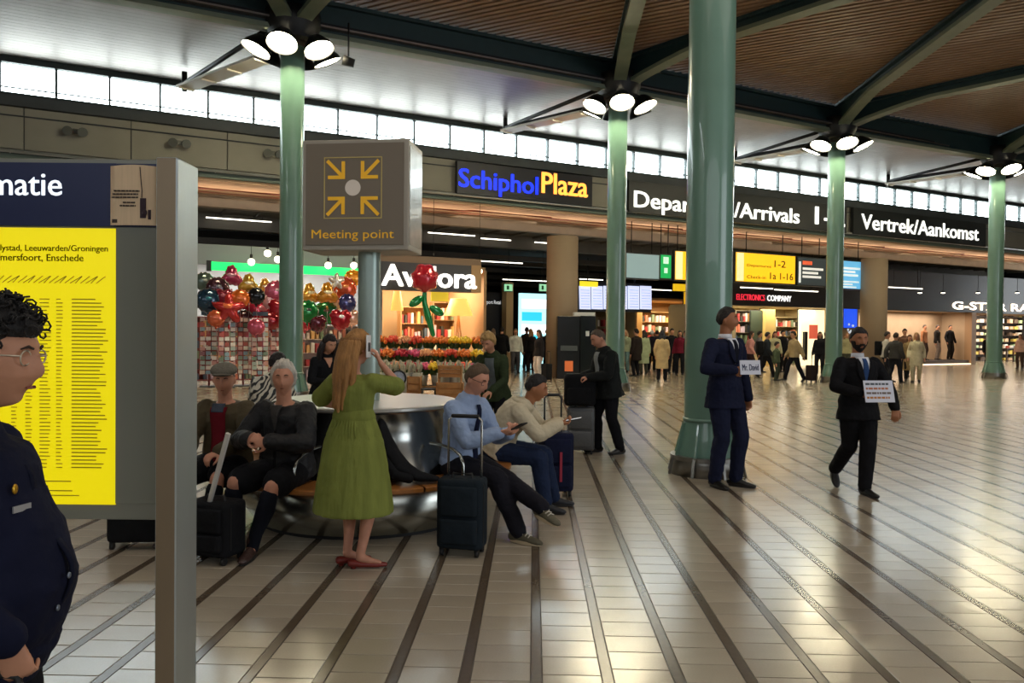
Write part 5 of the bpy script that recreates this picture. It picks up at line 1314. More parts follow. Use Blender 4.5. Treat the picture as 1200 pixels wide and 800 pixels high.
for i in range(5):
    x = 245 + i * 20; dd = -.7 - .5 * (i % 2); s = sx(x, dd); t = thing('card_rack', '%s of the five tall racks packed with postcards behind the seated men' % rk[i], 'rack', W(s, dd, 0), AW + (i % 3 - 1) * .2)
    q = MB(); q.cyl((0, 0, .02), (0, 0, 1.95), .025, n=8); mk('rack_post', q, mat('#8c3630', .5, key='rack red'), t)
    q = MB(); q.lathe([(0, 0), (.24, 0), (.24, .03), (0, .03)], n=20, smooth=False); mk('rack_foot', q, m_black, t)
    q = MB(); rn_ = random.Random(i)
    for r_ in range(12):
        for k in range(3):
            xx = -.145 + k * .145; z = .35 + r_ * .13 + rn_.uniform(-.01, .01); q.box(xx - .06, xx + .06, -.20, -.19, z, z + .10, Matrix.Rotation(-.12, 4, 'X') if False else None)
        for sd in (-1, 1):
            for k in range(2): z = .35 + r_ * .13; q.box(sd * .215 - .005, sd * .215 + .005, -.12 + k * .16, .0 + k * .16, z, z + .10)
    mk('postcards', q, cards_m, t, kind='stuff')
    q = MB()
    for r_ in range(13): q.box(-.22, .22, -.187, -.177, .335 + r_ * .13, .343 + r_ * .13); 
    for k in (-.22, .22): q.box(k - .006, k + .006, -.186, -.178, .3, 1.93)
    mk('wire_tiers', q, mat('#9a4038', .5, key='wire red'), t, kind='stuff')
    q = MB(); q.box(-.2, .2, -.02, .02, 1.95, 2.06); mk('topper', q, goods_a, t)
shelf('long shelf of small souvenirs at the back of the card stand', 230, 335, 372, 452, 1.9, 6, 26, goods_a, mat('#7a2f2a', .6, key='shelf red'), seed=4)
shelf('pale shelf with pink goods behind the dark-haired woman', 348, 442, 382, 460, .8, 4, 18, goods_a, mat('#c8b0a4', .6, key='shelf pale'), seed=5)
def foil(x, y, r, col, lab, dd=-.4, kind='round', band_=None):
    """foil balloon, r in picture pixels"""
    s = sx(x, dd); Z = 26 + SW * s + CW * dd; R = r * 1.12 * Z / 900; p = W(s, dd, zw(x, y, dd))
    t = thing('foil_balloon', lab, 'balloon', p, AW + random.uniform(-.3, .3)); m = mat(col, .18, .45, var=.25, vscale=6, key='foil' + col, coat=.6)
    q = MB()
    def fr(d):
        a = math.atan2(d.z, d.x); k = 1 + .05 * math.sin(a * 14)
        if kind == 'heart': k *= .82 + .22 * abs(math.sin(a)) + (.16 * math.cos(2 * a) if d.z > 0 else .0) - (.28 * math.exp(-((a - PI / 2) / .3) ** 2))
        if kind == 'star': k *= .78 + .26 * math.cos(5 * (a - PI / 2))
        if kind == 'figure': k *= .8 + .2 * math.cos(3 * (a - PI / 2))
        return Vector((d.x * k, d.y, d.z * k))
    q.ell((0, 0, 0), (R, R * .5, R), n=28, m=18, fn=fr); mk('foil_body', q, m, t)
    q = MB(); q.loft([(0, 0, -R * .95), (0, 0, -R * 1.12), (0, 0, -R * 1.25)], [.02, .035, .012], n=8); mk('knot', q, m, t)
    q = MB(); q.tube([(0, 0, -R * 1.2), (.02, .02, -R * 1.2 - .3), (0, .05, min(-R * 1.2 - .5, -p.z + 1.9))], .004, n=4); mk('string', q, m_white, t)
    if band_:
        q = MB(); q.ell((0, 0, R * .15), (R * .5, R * .56, R * .3), n=16, m=10); mk('printed_patch', q, mat(band_, .2, .3, key='patch' + band_), t)
    return t
for _i, a in enumerate(((271, 325, 13, '#a8385a', 'maroon and pink figure balloon, topmost at left', 'figure', '#e0a8b8'), (255, 338, 12, '#4a2a34', 'dark plum balloon under the left end of the green bar', 'round', '#8a8a90'), (291, 334, 12, '#c89a3a', 'yellow balloon with pale patch under the green bar', 'figure', '#e8dcc0'),
          (300, 347, 9, '#15161a', 'small black balloon above the big red heart', 'round', None), (310, 338, 11, '#d0923c', 'amber balloon left of the slim green column', 'figure', '#f0e8d8'), (323, 342, 12, '#b8506a', 'pink balloon tucked against the slim green column', 'round', '#f0d0d0'),
          (244, 352, 13, '#1e3a50', 'dark blue balloon at the left edge of the bunch', 'round', '#3a8a9a'), (268, 362, 17, '#c02c2c', 'red foil balloon left of the big heart', 'star', '#f07a4a'), (304, 365, 20, '#c8203a', 'largest red heart balloon in the bunch', 'heart', '#f0a0a8'),
          (286, 375, 11, '#3a1a26', 'dark red balloon below and between the two red ones', 'round', None), (326, 360, 11, '#a81c2a', 'crimson balloon half behind the slim green column', 'heart', None), (253, 373, 9, '#d0603a', 'small orange balloon above the first card rack', 'round', None),
          (239, 330, 10, '#5a6a62', 'grey-green balloon highest at the far left', 'round', '#c8d0c8'), (362, 345, 12, '#d89a30', 'left beer-mug balloon with amber top', 'figure', '#f0e0b0'), (383, 345, 13, '#d08a28', 'right beer-mug balloon with amber top', 'figure', '#f6e8c0'),
          (360, 365, 12, '#1c7a3a', 'green balloon right of the slim column', 'round', '#4a4a44'), (382, 366, 13, '#167034', 'green balloon under the right beer mug', 'round', '#5a4a3a'), (404, 338, 12, '#e05a30', 'orange-red balloon left of the sign pole', 'round', '#f8a060'),
          (407, 355, 10, '#3c3a70', 'purple balloon left of the sign pole', 'round', '#b0a8c8'), (399, 373, 12, '#a81828', 'red balloon with white patch near the dark-haired woman', 'heart', '#f0f0f0'), (413, 326, 9, '#f09a20', 'yellow-orange balloon at the end of the green bar', 'round', None), (412, 372, 9, '#f0b8a0', 'peach balloon touching the sign pole', 'round', None),
          (262, 348, 11, '#8a2438', 'wine-red balloon between the plum and red star balloons', 'heart', '#d08090'), (281, 350, 10, '#d86a28', 'orange balloon directly above the red star balloon', 'round', None), (248, 362, 11, '#2a6a5a', 'teal balloon under the dark blue one', 'figure', '#c0d8c8'),
          (318, 352, 10, '#e8b0b8', 'pale pink balloon above the crimson one', 'round', None), (318, 376, 10, '#8a1420', 'deep red balloon low beside the slim green column', 'round', '#c04050'), (372, 378, 10, '#5a1a28', 'dark wine balloon under the two green ones', 'heart', None),
          (392, 355, 9, '#e8d0a0', 'cream balloon between the purple and green ones', 'round', None), (357, 378, 9, '#c83040', 'small red balloon low to the right of the slim column', 'round', None), (394, 330, 9, '#d8d0c8', 'silver-white balloon over the orange-red one', 'star', None), (300, 383, 9, '#c05068', 'rose balloon hanging over the third card rack', 'round', None))):
    foil(a[0], a[1], a[2], a[3], a[4], dd=-.25 - .42 * (_i % 4), kind=a[5], band_=a[6])

# flower shop
shell(2, 446, 568, 1.2, 3.5, 3.7, '#9a7c5a')
shoplight(446, 568, 1.2, 3.5, 3.6, 330, (1, .78, .5))
dd = -.35; s0, s1 = sx(445, dd), sx(563, dd); c = (s0 + s1) / 2; h = (s1 - s0) / 2
t = thing('flower_shop_sign', 'charcoal shop sign with big white letters partly hidden by the rose balloon', 'sign', W(c, dd, 0), AW)
za, zb = zw(505, 341, dd), zw(505, 309, dd)
q = MB(); q.box(-h, h - .35, 0, .5, za, zb); mk('sign_board', q, mat('#3c3c40', .5, key='shop board'), t)
q = MB(); q.box(h - .35, h, -.02, .5, za, zb + .02); mk('end_panel', q, mat('#a8865e', .6, key='beige end'), t, label='beige end panel')
q = MB(); q.box(-h, h, .0, .5, zb, zb + .22); mk('top_canopy', q, mat('#7a6450', .6, key='canopy'), t)
text('lettering', 'Aviflora', mat('#f6f2ea', .5, emit=1.2, key='shop white'), t, facing(sx(447, dd) - c, -.003, zw(500, 336, dd)), width=sx(557, dd) - sx(447, dd), height=.66, extrude=.04, bold=.03)
# rose balloon
dd = -1.6; s = sx(497, dd); Zr = 26 + SW * s + CW * dd; t = thing('rose_balloon', 'big red rose balloon with green stem and leaves before the shop letters', 'balloon', W(s, dd, 0), AW)
zc = zw(497, 326, dd); R = 16 * Zr / 900; m_rose = mat('#b5182c', .22, .3, key='rose foil', coat=.6); m_leaf = mat('#128040', .22, .3, key='leaf foil', coat=.6)
q = MB(); q.ell((0, 0, zc), (R, R * .8, R * 1.05), n=20, m=14, fn=lambda d: d * (1 + .05 * math.sin(7 * math.atan2(d.z, d.x)) + .04 * math.sin(9 * d.z))); mk('bloom', q, m_rose, t)
for k in range(9):
    a = k * 2.4; rr = R * (.2 + .085 * k); q = MB(); q.ell((rr * .8 * math.cos(a), -R * .62 + .02 * k, zc + rr * .8 * math.sin(a)), (R * .34, R * .2, R * .30), Matrix.Rotation(a, 3, 'Y'), n=12, m=8); mk('petal', q, m_rose, t)
zs = zw(502, 392, dd); q = MB(); q.loft([(0, 0, zc - R * .9), (.0, 0, (zc + zs) / 2 + .1), (.12, 0, (zc + zs) / 2 - .3), (.28, 0, zs)], [.07, .08, .11, .07], n=12); mk('stem', q, m_leaf, t)
for x, y, a in ((487, 353, -.6), (511, 364, .5)):
    q = MB(); q.ell((sx(x, dd) - s, -.02, zw(x, y, dd)), (.26, .08, .13), Matrix.Rotation(a, 3, 'Y'), n=14, m=8); mk('leaf', q, m_leaf, t)
# lamps, shelves inside
def lampshade(lab, x, y0, y1, w, dd, col, e, legs=True):
    s = sx(x, dd); Z = 26 + SW * s + CW * dd; t = thing('standing_lamp' if legs else 'hanging_lantern', lab, 'lamp', W(s, dd, 0), AW); z1_, z0_ = zw(x, y0, dd), zw(x, y1, dd); R = w / 2 * Z / 900
    q = MB(); q.lathe([(R, z0_), (R * .55, z1_), (R * .53, z1_), (R * .97, z0_), (R, z0_)], n=28); mk('lamp_shade', q, glow(col, e), t)
    if legs:
        for k in range(3):
            q = MB(); a = k * 2.1; q.tube([(.0, 0, z0_ + .05), (math.cos(a) * .28, math.sin(a) * .28, .0)], .03, n=7); mk('leg', q, mat('#b98b58', .5, key='lamp wood'), t)
    else:
        q = MB(); q.cyl((0, 0, z1_), (0, 0, 3.7), .01, n=5); mk('cord', q, m_black, t)
lampshade('large glowing amber lampshade on wooden legs in the flower shop', 537, 350, 370, 34, 1.6, '#f0a552', 1.1)
lampshade('narrow amber hanging lantern behind the flower shop letters', 465, 341, 364, 15, 1.7, '#f0a050', 1.1, False)
shelf('wooden shelf with vases at the back of the flower shop', 470, 505, 360, 440, 3.6, 4, 9, goods_a, mat('#b08a5c', .6, key='shelf wood'), seed=7)
shelf('tall shelf with dark vases behind the amber lampshade', 508, 560, 355, 440, 3.8, 4, 12, goods_a, mat('#8c6c48', .6, key='shelf wood2'), seed=8)
t, s = wthing('shop_poster', 'yellow sale poster hanging under the flower shop letters', 'poster', 515, 1.5)
q = MB(); q.box(-.32, .32, 0, .02, zw(515, 353, 1.5), zw(515, 342, 1.5)); mk('poster_sheet', q, mat('#e8cf3c', .5, emit=.4, key='sale yellow'), t); q = MB(); q.cyl((0, .01, zw(515, 342, 1.5)), (0, .01, 3.7), .01, n=5); mk('cord', q, m_black, t)
# flower bunches on a stepped stand
STX, STY = -2.02, 18.3
t = thing('flower_stand', 'stepped wooden stand that carries the flower buckets', 'stand', (STX, STY, 0), 0)
for k, (y, z) in enumerate(((-.75, .34), (-.2, .62), (.4, .92))):
    q = MB(); q.box(-1.32, 1.32, y - .27, y + .27, z - .04, z); mk('step', q, mat('#9c7246', .6, var=.2, key='stand wood'), t)
    for x in (-1.25, 1.25):
        q = MB(); q.box(x - .03, x + .03, y - .2, y + .2, 0, z - .04); mk('leg', q, mat('#9c7246', .6, var=.2, key='stand wood'), t)
m_bucket = mat('#b8b6ac', .5, .2, var=.1, key='bucket'); m_stem = mat('#3f5a2a', .7, key='stems')
FC = {'yellow': '#e8c22a', 'orange': '#e07a2a', 'red': '#b8263a', 'pink': '#d0507a', 'peach': '#e0a070', 'coral': '#d84a30'}
protos = {}
def bunch(colname, x, y, z, glabel):
    if colname not in protos:
        t = thing('flower_bunch', '', 'flowers', (x, y, z)); rn_ = random.Random(hash(colname) & 255 if False else len(colname) * 7)
        q = MB(); q.lathe([(0, 0), (.075, 0), (.105, .24), (.10, .24), (.07, .01), (0, .01)], n=16); mk('bucket', q, m_bucket, t)
        q = MB()
        for k in range(14): a = k * 2.4; r_ = .02 + .05 * (k / 14) ** .5; q.bar((r_ * math.cos(a) * .6, r_ * math.sin(a) * .6, .03), (r_ * 2.4 * math.cos(a), r_ * 2.4 * math.sin(a), .42), .012, .012)
        for k in range(12): a = k * 1.3; q.ell((.10 * math.cos(a), .10 * math.sin(a), .30 + .03 * (k % 3)), (.05, .015, .09), Matrix.Rotation(a, 3, 'Z') @ Matrix.Rotation(.6, 3, 'Y'), n=6, m=5)
        mk('stems', q, m_stem, t, kind='stuff')
        q = MB()
        for k in range(22):
            a = k * 2.4; r_ = .19 * ((k + .5) / 22) ** .5; q.ell((r_ * math.cos(a), r_ * math.sin(a), .50 - .5 * r_ + rn_.uniform(-.02, .04)), (.046, .046, .058), n=7, m=5)
        mk('blooms', q, mat(FC[colname], .6, var=.35, vscale=30, key='bloom' + colname), t, kind='stuff')
        protos[colname] = t; o = t
    else:
        o = protos[colname].copy(); C.objects.link(o)
        for ch in protos[colname].children:
            if ch.parent == protos[colname]: c2 = ch.copy(); C.objects.link(c2); c2.parent = o
        o.location = (x, y, z)
    o.rotation_euler = (0, 0, random.uniform(0, 6)); o['label'] = glabel; o['group'] = 'flower bunches on the stand'; return o
rn = random.Random(11)
for row, (y, z, cols) in enumerate(((-.75, .34, ['orange', 'red', 'peach', 'red', 'pink', 'yellow', 'red', 'coral', 'pink']), (-.2, .62, ['coral', 'orange', 'red', 'pink', 'peach', 'orange', 'coral', 'orange', 'yellow']), (.4, .92, ['orange', 'coral', 'peach', 'coral', 'orange', 'orange', 'yellow', 'yellow', 'orange']))):
    for k, cn_ in enumerate(cols):
        bunch(cn_, STX - 1.18 + k * .295 + rn.uniform(-.02, .02), STY + y + rn.uniform(-.03, .03), z, '%s flower bunch from the left on the stand\'s %s step, %s blooms' % (('first', 'second', 'third', 'fourth', 'fifth', 'sixth', 'seventh', 'eighth', 'ninth')[k], ('lowest', 'middle', 'top')[row], cn_))
# tall pale wrapped vases in front
for k, x in enumerate((448, 459, 476, 487, 520, 534, 545)):
    p = at(x, 0, 16.9); t = thing('vase', 'tall pale paper-wrapped flower vase, %s in the front row of seven' % ('first', 'second', 'third', 'fourth', 'fifth', 'sixth', 'last')[k], 'vase', (p.x, p.y + .1 * (k % 2), 0))
    q = MB(); q.lathe([(0, 0), (.10, 0), (.13, .35), (.15, .66), (.14, .66), (.12, .35), (.09, .02), (0, .02)], n=20); mk('vase_body', q, mat('#aaa89c', .55, var=.15, vscale=7, key='vase'), t)
    q = MB()
    for j in range(10): a = j * .63; q.ell((.10 * math.cos(a), .10 * math.sin(a), .74 + .05 * (j % 3)), (.04, .015, .12), Matrix.Rotation(a, 3, 'Z') @ Matrix.Rotation(.3, 3, 'Y'), n=6, m=5)
    mk('paper_leaves', q, mat('#b9b59e', .7, var=.25, vscale=9, key='wrap leaf'), t, kind='stuff')
# round plaque, wooden lantern, crates, black chairs
p = at(467, 443, 15.8); t = thing('round_plaque', 'round black-rimmed plaque on a short stand before the vases', 'sign', (p.x, p.y, 0)); z = p.z
q = MB(); q.lathe([(.135, -.015), (.17, -.015), (.17, .015), (.135, .015), (.135, -.015)], n=32); q.v = [Vector((v.x, v.z, v.y + z)) for v in q.v]; mk('rim', q, m_black, t)
q = MB(); q.cyl((0, -.006, z), (0, .006, z), .14, n=28); mk('plaque_face', q, mat('#a9b2c4', .3, var=.4, vscale=14, key='plaque'), t)
q = MB(); q.tube([(0, 0, z - .17), (0, 0, 0)], .02, n=8); q.box(-.12, .12, -.08, .08, 0, .02); mk('stand', q, m_black, t)
def crate(lab, x, y0, y1, w, Z, col='#b07a42', name='wooden_crate'):
    p = at(x, y1, Z); zt = at(x, y0, Z).z; zb = max(0.0, p.z); h = w / 2 * Z / 900; t = thing(name, lab, 'crate', (p.x, p.y, 0)); m = mat(col, .6, var=.25, vscale=10, key='crate' + col)
    n_ = 3; dz = (zt - zb) / n_
    for i in range(n_):
        for yy in (-.16, .16):
            q = MB(); q.box(-h, h, yy - .01, yy + .01, zb + i * dz + .012, zb + (i + 1) * dz - .012); mk('slat', q, m, t)
    for k in (-1, 1):
        q = MB(); q.box(k * h - .012, k * h + .012, -.17, .17, 0, zt); mk('side', q, m, t)
crate('tall wooden lantern crate right of the round plaque', 486, 441, 466, 14, 16.0)
crate('wide wooden crate in the row behind the seated man in blue', 528, 428, 442, 26, 16.4); crate('lower wooden crate half behind the blue shirt man', 528, 448, 468, 30, 15.6)
t = thing('steel_stool', 'small black tubular stool before the vases', 'stool', (at(503, 0, 15.6).x, 15.6, 0)); zt = at(503, 455, 15.6).z
q = MB(); q.box(-.15, .15, -.13, .13, zt - .03, zt); mk('seat', q, m_black, t)
for a in (-1, 1):
    for b_ in (-1, 1):
        q = MB(); q.tube([(a * .13, b_ * .11, zt - .03), (a * .145, b_ * .12, 0)], .012, n=6); mk('leg', q, m_black, t)
# counter top of the bench side table: pale leaflets
# --- passage
def wbox(nm, lab, cat, x0, x1, y0, y1, dd, m, deep=.15, extra=None):
    s0, s1 = sx(x0, dd), sx(x1, dd); c = (s0 + s1) / 2; h = (s1 - s0) / 2; xm = (x0 + x1) / 2; za, zb = zw(xm, y1, dd), zw(xm, y0, dd)
    if y1 >= 999: za = 0
    t = thing(nm, lab, cat, W(c, dd, 0), AW); q = MB(); q.box(-h, h, 0, deep, za, zb); mk('body', q, m, t)
    q = MB(); w = .03; q.box(-h - w, h + w, deep, deep + .05, za - w if za > 0 else 0, zb + w); mk('frame', q, m_black, t); return t, h, za, zb, c
t, h, za, zb, c = wbox('shop_front_board', 'dark shop board with small white lettering right of the flower shop', 'sign', 562, 592, 343, 999, 5.5, mat('#14171f', .4, key='night board'))
text('lettering', 'Airport Retail', mat('#dfe4ea', .5, emit=.5, key='small white'), t, facing(-h + .1, -.004, zw(577, 356, 5.5)), width=2 * h - .3, height=.2, extrude=.005)
t, h, za, zb, c = wbox('pilaster', 'beige pilaster beside the dark shop board', 'column', 593, 601, 331, 999, 5.0, mat('#b0986e', .6, key='beige pilaster'), .4)
for xa, xb, lab in ((591, 600, 'small white and green pictogram sign above the beige pilaster'), (632, 640, 'small green pictogram sign beside the left concrete column')):
    t, h, za, zb, c = wbox('pictogram_sign', lab, 'sign', xa, xb, 333, 341, 4.6, glow('#8fd0a4', .7), .06)
    q = MB(); q.box(-h * .5, h * .1, -.006, 0, za + .06, zb - .06); mk('pictogram', q, mat('#14653a', .5, key='picto green'), t)
    q = MB(); q.cyl((0, .03, zb), (0, .03, 4.92), .012, n=5); mk('hanger', q, m_black, t)
t, h, za, zb, c = wbox('backlit_wall', 'bright turquoise backlit display wall at the end of the passage', 'display', 609, 643, 344, 999, 9.0, mat('#9fd6dc', .4, emit=1.5, key='turquoise light'))
for i, (z, c_) in enumerate(((2.9, '#ffffff'), (2.3, '#2aa8c0'), (1.7, '#f4fafa'), (1.2, '#38b0c8'))):
    q = MB(); q.box(-h + .1, h - .1 - .3 * (i % 2), -.01, 0, z - .22, z + .2); mk('light_panel', q, glow(c_, 1.4), t)
shelf('far lit shop shelf between the turquoise wall and the columns', 700, 735, 372, 440, 8.5, 5, 10, goods_a, mat('#8a7050', .6, key='s3'), seed=12)
# black vending booth
t = thing('vending_booth', 'black vending booth with dark glass front below the monitors', 'booth', (2.2, 26.1, 0), 0)
q = MB(); q.box(-.66, .1, 0, .7, 0, 2.12); mk('cabinet', q, mat('#0e0f11', .25, key='gloss black'), t, bevel=.01)
q = MB(); q.box(.12, .64, -.02, .7, 0, 2.14); mk('door_panel', q, mat('#15191c', .2, .3, key='gloss panel'), t, bevel=.01)
q = MB(); q.box(.3, .42, -.03, -.02, 1.45, 1.62); mk('notice', q, mat('#d0d6da', .5, key='notice white'), t)
q = MB(); q.box(-.55, .02, -.03, 0, .95, 1.12); mk('grey_band', q, mat('#4c5254', .4, key='grey band'), t)
q = MB(); q.box(-.40, -.12, -.025, 0, .25, .6); mk('lit_dispenser', q, glow('#b0582c', .6), t)
q = MB(); q.box(-.1, .62, .05, .65, 2.14, 2.26); mk('white_top', q, mat('#c9cccc', .5, key='white top'), t)
# yellow pylon right of monitors
wbox('yellow_pylon', 'yellow information pylon left of the big column', 'sign', 803, 816, 340, 999, 7.0, glow('#e8b020', .6)); wbox('overhead_sign', 'wide yellow overhead panel left of the big column', 'sign', 790, 815, 333, 341, 6.6, glow('#f0c020', .7))
# --- shops on the right
fs0, fs1 = sx(1000, 3.2), 36
q = MB(WM); q.box(sx(838, 3.2), 36, 3.0, 3.4, 2.86, 4.92); mk('wall_fascia', q, m_fascia, kind='structure')
shell(3, 845, 986, 3.2, 3.6, 2.86, '#b8a67c'); shoplight(845, 986, 3.2, 3.6, 2.84, 320, (1, .88, .66))
shell(4, 1005, 1138, 3.2, 1.7, 2.86, '#b09a80'); shoplight(1005, 1138, 3.2, 1.7, 2.84, 210, (1, .80, .62))
shell(5, 1139, 1290, 3.2, 4.5, 2.86, '#8d7258'); shoplight(1139, 1290, 3.2, 4.5, 2.84, 520, (1, .82, .62))
shell(6, 745, 843, 7.6, 3.5, 3.2, '#a07c50'); shoplight(745, 843, 7.6, 3.5, 3.1, 240, (1, .82, .55))
t = thing('electronics_sign', 'shop lettering in red and white right of the tall man in navy', 'sign', W(sx(893, 2.98), 2.98, 0), AW); c = sx(893, 2.98)
text('red_lettering', 'ELECTRONICS', mat('#d02c3c', .5, emit=1.1, key='red letters'), t, facing(sx(862, 2.98) - c, -.01, 3.10), width=sx(895, 2.98) - sx(862, 2.98), height=.27, extrude=.03)
text('white_lettering', 'COMPANY', mat('#f2f0ec', .5, emit=1.1, key='white letters2'), t, facing(sx(898, 2.98) - c, -.01, 3.10), width=sx(926, 2.98) - sx(898, 2.98), height=.27, extrude=.03)
t = thing('fashion_sign', 'white block lettering of the clothes shop at the right edge', 'sign', W(sx(1150, 2.98), 2.98, 0), AW); c = sx(1150, 2.98)
text('lettering', 'G-STAR RAW', mat('#fff4e6', .5, emit=1.6, key='warm white letters'), t, facing(sx(1115, 2.98) - c, -.01, 3.02), width=sx(1222, 2.98) - sx(1115, 2.98), height=.42, extrude=.03, bold=.02)
for x, lab in ((1077, 'left spot on the dark fascia over the display window'), (1104, 'second spot on the dark fascia near the white block letters'), (1145, 'dim spot above the white block letters'), (1191, 'spot above the last white block letter at the right edge')):
    p = W(sx(x, 2.5), 2.5, zw(x, 343, 2.5)); t = thing('ceiling_spot', lab, 'lamp', p, AW); q = MB(); q.loft([(0, 0, .1), (0, 0, 0)], [.07, .13], n=14, rounded=False); mk('housing', q, m_black, t)
    q = MB(); q.ell((0, 0, 0), (.11, .11, .04), n=14, m=8); mk('glow_lens', q, glow('#fff2dc', 4), t); q = MB(); q.cyl((0, 0, .1), (0, 0, 4.9 - p.z), .012, n=5); mk('stem', q, m_black, t)
# electronics shop contents
wbox('backlit_display', 'bright cream backlit panel with a red poster in the electronics shop', 'display', 938, 969, 363, 999, 4.2, glow('#efe0b8', 1.0))
t = bpy.data.objects['backlit_display']; q = MB(); q.box(-.35, .25, -.02, 0, 1.35, 2.05); mk('red_poster', q, mat('#d8604a', .5, emit=.4, key='red poster'), t); q = MB(); q.box(-.9, -.72, -.25, -.1, .3, 1.7); mk('dark_display', q, m_black, t)
wbox('blue_poster', 'bright blue poster with white splash right of the third green column', 'poster', 989, 1004, 362, 384, 3.1, glow('#1c4ad8', .9), .04)
t = bpy.data.objects['blue_poster']; q = MB(); rn_ = random.Random(4)
for k in range(9): q.ell((rn_.uniform(-.22, .22), -.006, 1.62 + rn_.uniform(0, .5)), (.07, .01, .06), n=8, m=6)
mk('white_splash', q, mat('#d8e4f4', .5, emit=.4, key='splash'), t, kind='stuff')
wbox('cream_pillar', 'cream lit pillar inside the electronics shop', 'column', 897, 908, 362, 999, 4.4, mat('#d8b870', .6, key='cream pillar'), .35)
wbox('dark_banner', 'dark green hanging banner beside the cream pillar', 'banner', 880, 896, 364, 400, 4.6, mat('#3a4634', .7, key='banner'), .05)
shelf('electronics shelf beside the tall man in navy', 862, 880, 364, 440, 4.8, 5, 6, goods_a, mat('#6c6450', .6, key='s4'), seed=21); shelf('electronics shelf behind the walking crowd', 909, 936, 372, 440, 5.5, 5, 9, goods_a, mat('#9c8a60', .6, key='s5'), seed=22)
shelf('warm shelf of goods left of the big column', 752, 800, 366, 440, 9.6, 5, 12, goods_a, mat('#a88450', .6, key='s6'), seed=23)
# display window with mannequins
t, s = wthing('display_platform', 'low dark platform with a light strip under the mannequins', 'platform', 1105, 3.0)
a_, b_ = sx(1078, 3.0) - s, sx(1138, 3.0) - s; q = MB(); q.box(a_, b_, .1, 1.5, .04, .22); mk('deck', q, mat('#3a3028', .6, key='deck'), t); q = MB(); q.box(a_, b_, .0, .1, .0, .04); mk('light_strip', q, glow('#ffe0b8', 2.0), t); PLZ = .22
q = MB(WM); q.box(sx(1138, 3.1) - .12, sx(1138, 3.1) + .3, 3.0, 3.4, 0, 2.86); mk('trim_4', q, mat('#9a7a58', .6, key='wood jamb'), kind='structure')
def mannequin(lab, x, rz, topc, legc, arms=None):
    p = W(sx(x, 3.9), 3.9, PLZ); P = Person(lab, p, AW + rz, H=1.98, skin='light', near=False, hands=arms); P.t.name = 'mannequin'; P.t['category'] = 'mannequin'
    P.top('jacket', cloth(topc), t0=-.2, loose=.025, sl=.02, neck=.95); P.legs('trousers', cloth(legc), loose=.02); P.shoes(m_black); P.hair('#2a2420', thick=.06)
    q = MB(); q.lathe([(0, .002), (.2, .002), (.2, .012), (0, .012)], n=20, smooth=False); mk('base_disc', q, m_steel, P.t)
mannequin('mannequin in black jumper with arms out at the right of the display window', 1113, -.1, '#141418', '#2a2624', {'R': (-.36, -.12, 1.0), 'L': (.34, -.1, .95)})
mannequin('mannequin in open dark jacket, middle of the display window', 1098, .3, '#23201f', '#8c8078')
mannequin('mannequin in tan coat at the left of the display window', 1083, .2, '#9a6a4a', '#4a3830')
shelf('bright wall shelf of folded clothes right of the display window', 1143, 1215, 364, 444, 5.6, 8, 13, islands('clothes', ['#e8d8c0', '#d8c060', '#c0a080', '#f0e8dc', '#58483c', '#d0b090', '#a8c090']), mat('#3c3028', .6, key='s7'), seed=31, fillh=.6)
t, s = wthing('display_table', 'dark display table with folded clothes at the right edge', 'table', 1184, 4.6)
q = MB(); q.box(-.95, .95, -.35, .35, .78, .84); mk('table_top', q, mat('#3a2c22', .4, key='tbl'), t)
for a in (-.85, .85):
    for b_ in (-.28, .28): q = MB(); q.box(a - .04, a + .04, b_ - .04, b_ + .04, 0, .78); mk('leg', q, mat('#3a2c22', .4, key='tbl'), t)
for i in range(5):
    p = W(s - .8 + i * .4, 4.6, .842); t2 = thing('clothes_pile', '%s pile of folded clothes on the dark display table' % ('leftmost cream', 'red', 'middle white', 'blue-grey', 'rightmost sand')[i], 'clothes', p, AW, 'folded piles on the display table'); q = MB()
    for k in range(3): rbox(q, -.13, .13, -.12, .12, k * .05, k * .05 + .045, .03, 4)
    mk('garment_stack', q, cloth(('#d8c8b0', '#a84a3a', '#e0d8c8', '#6a7a8a', '#c8a070')[i]), t2, kind='stuff')

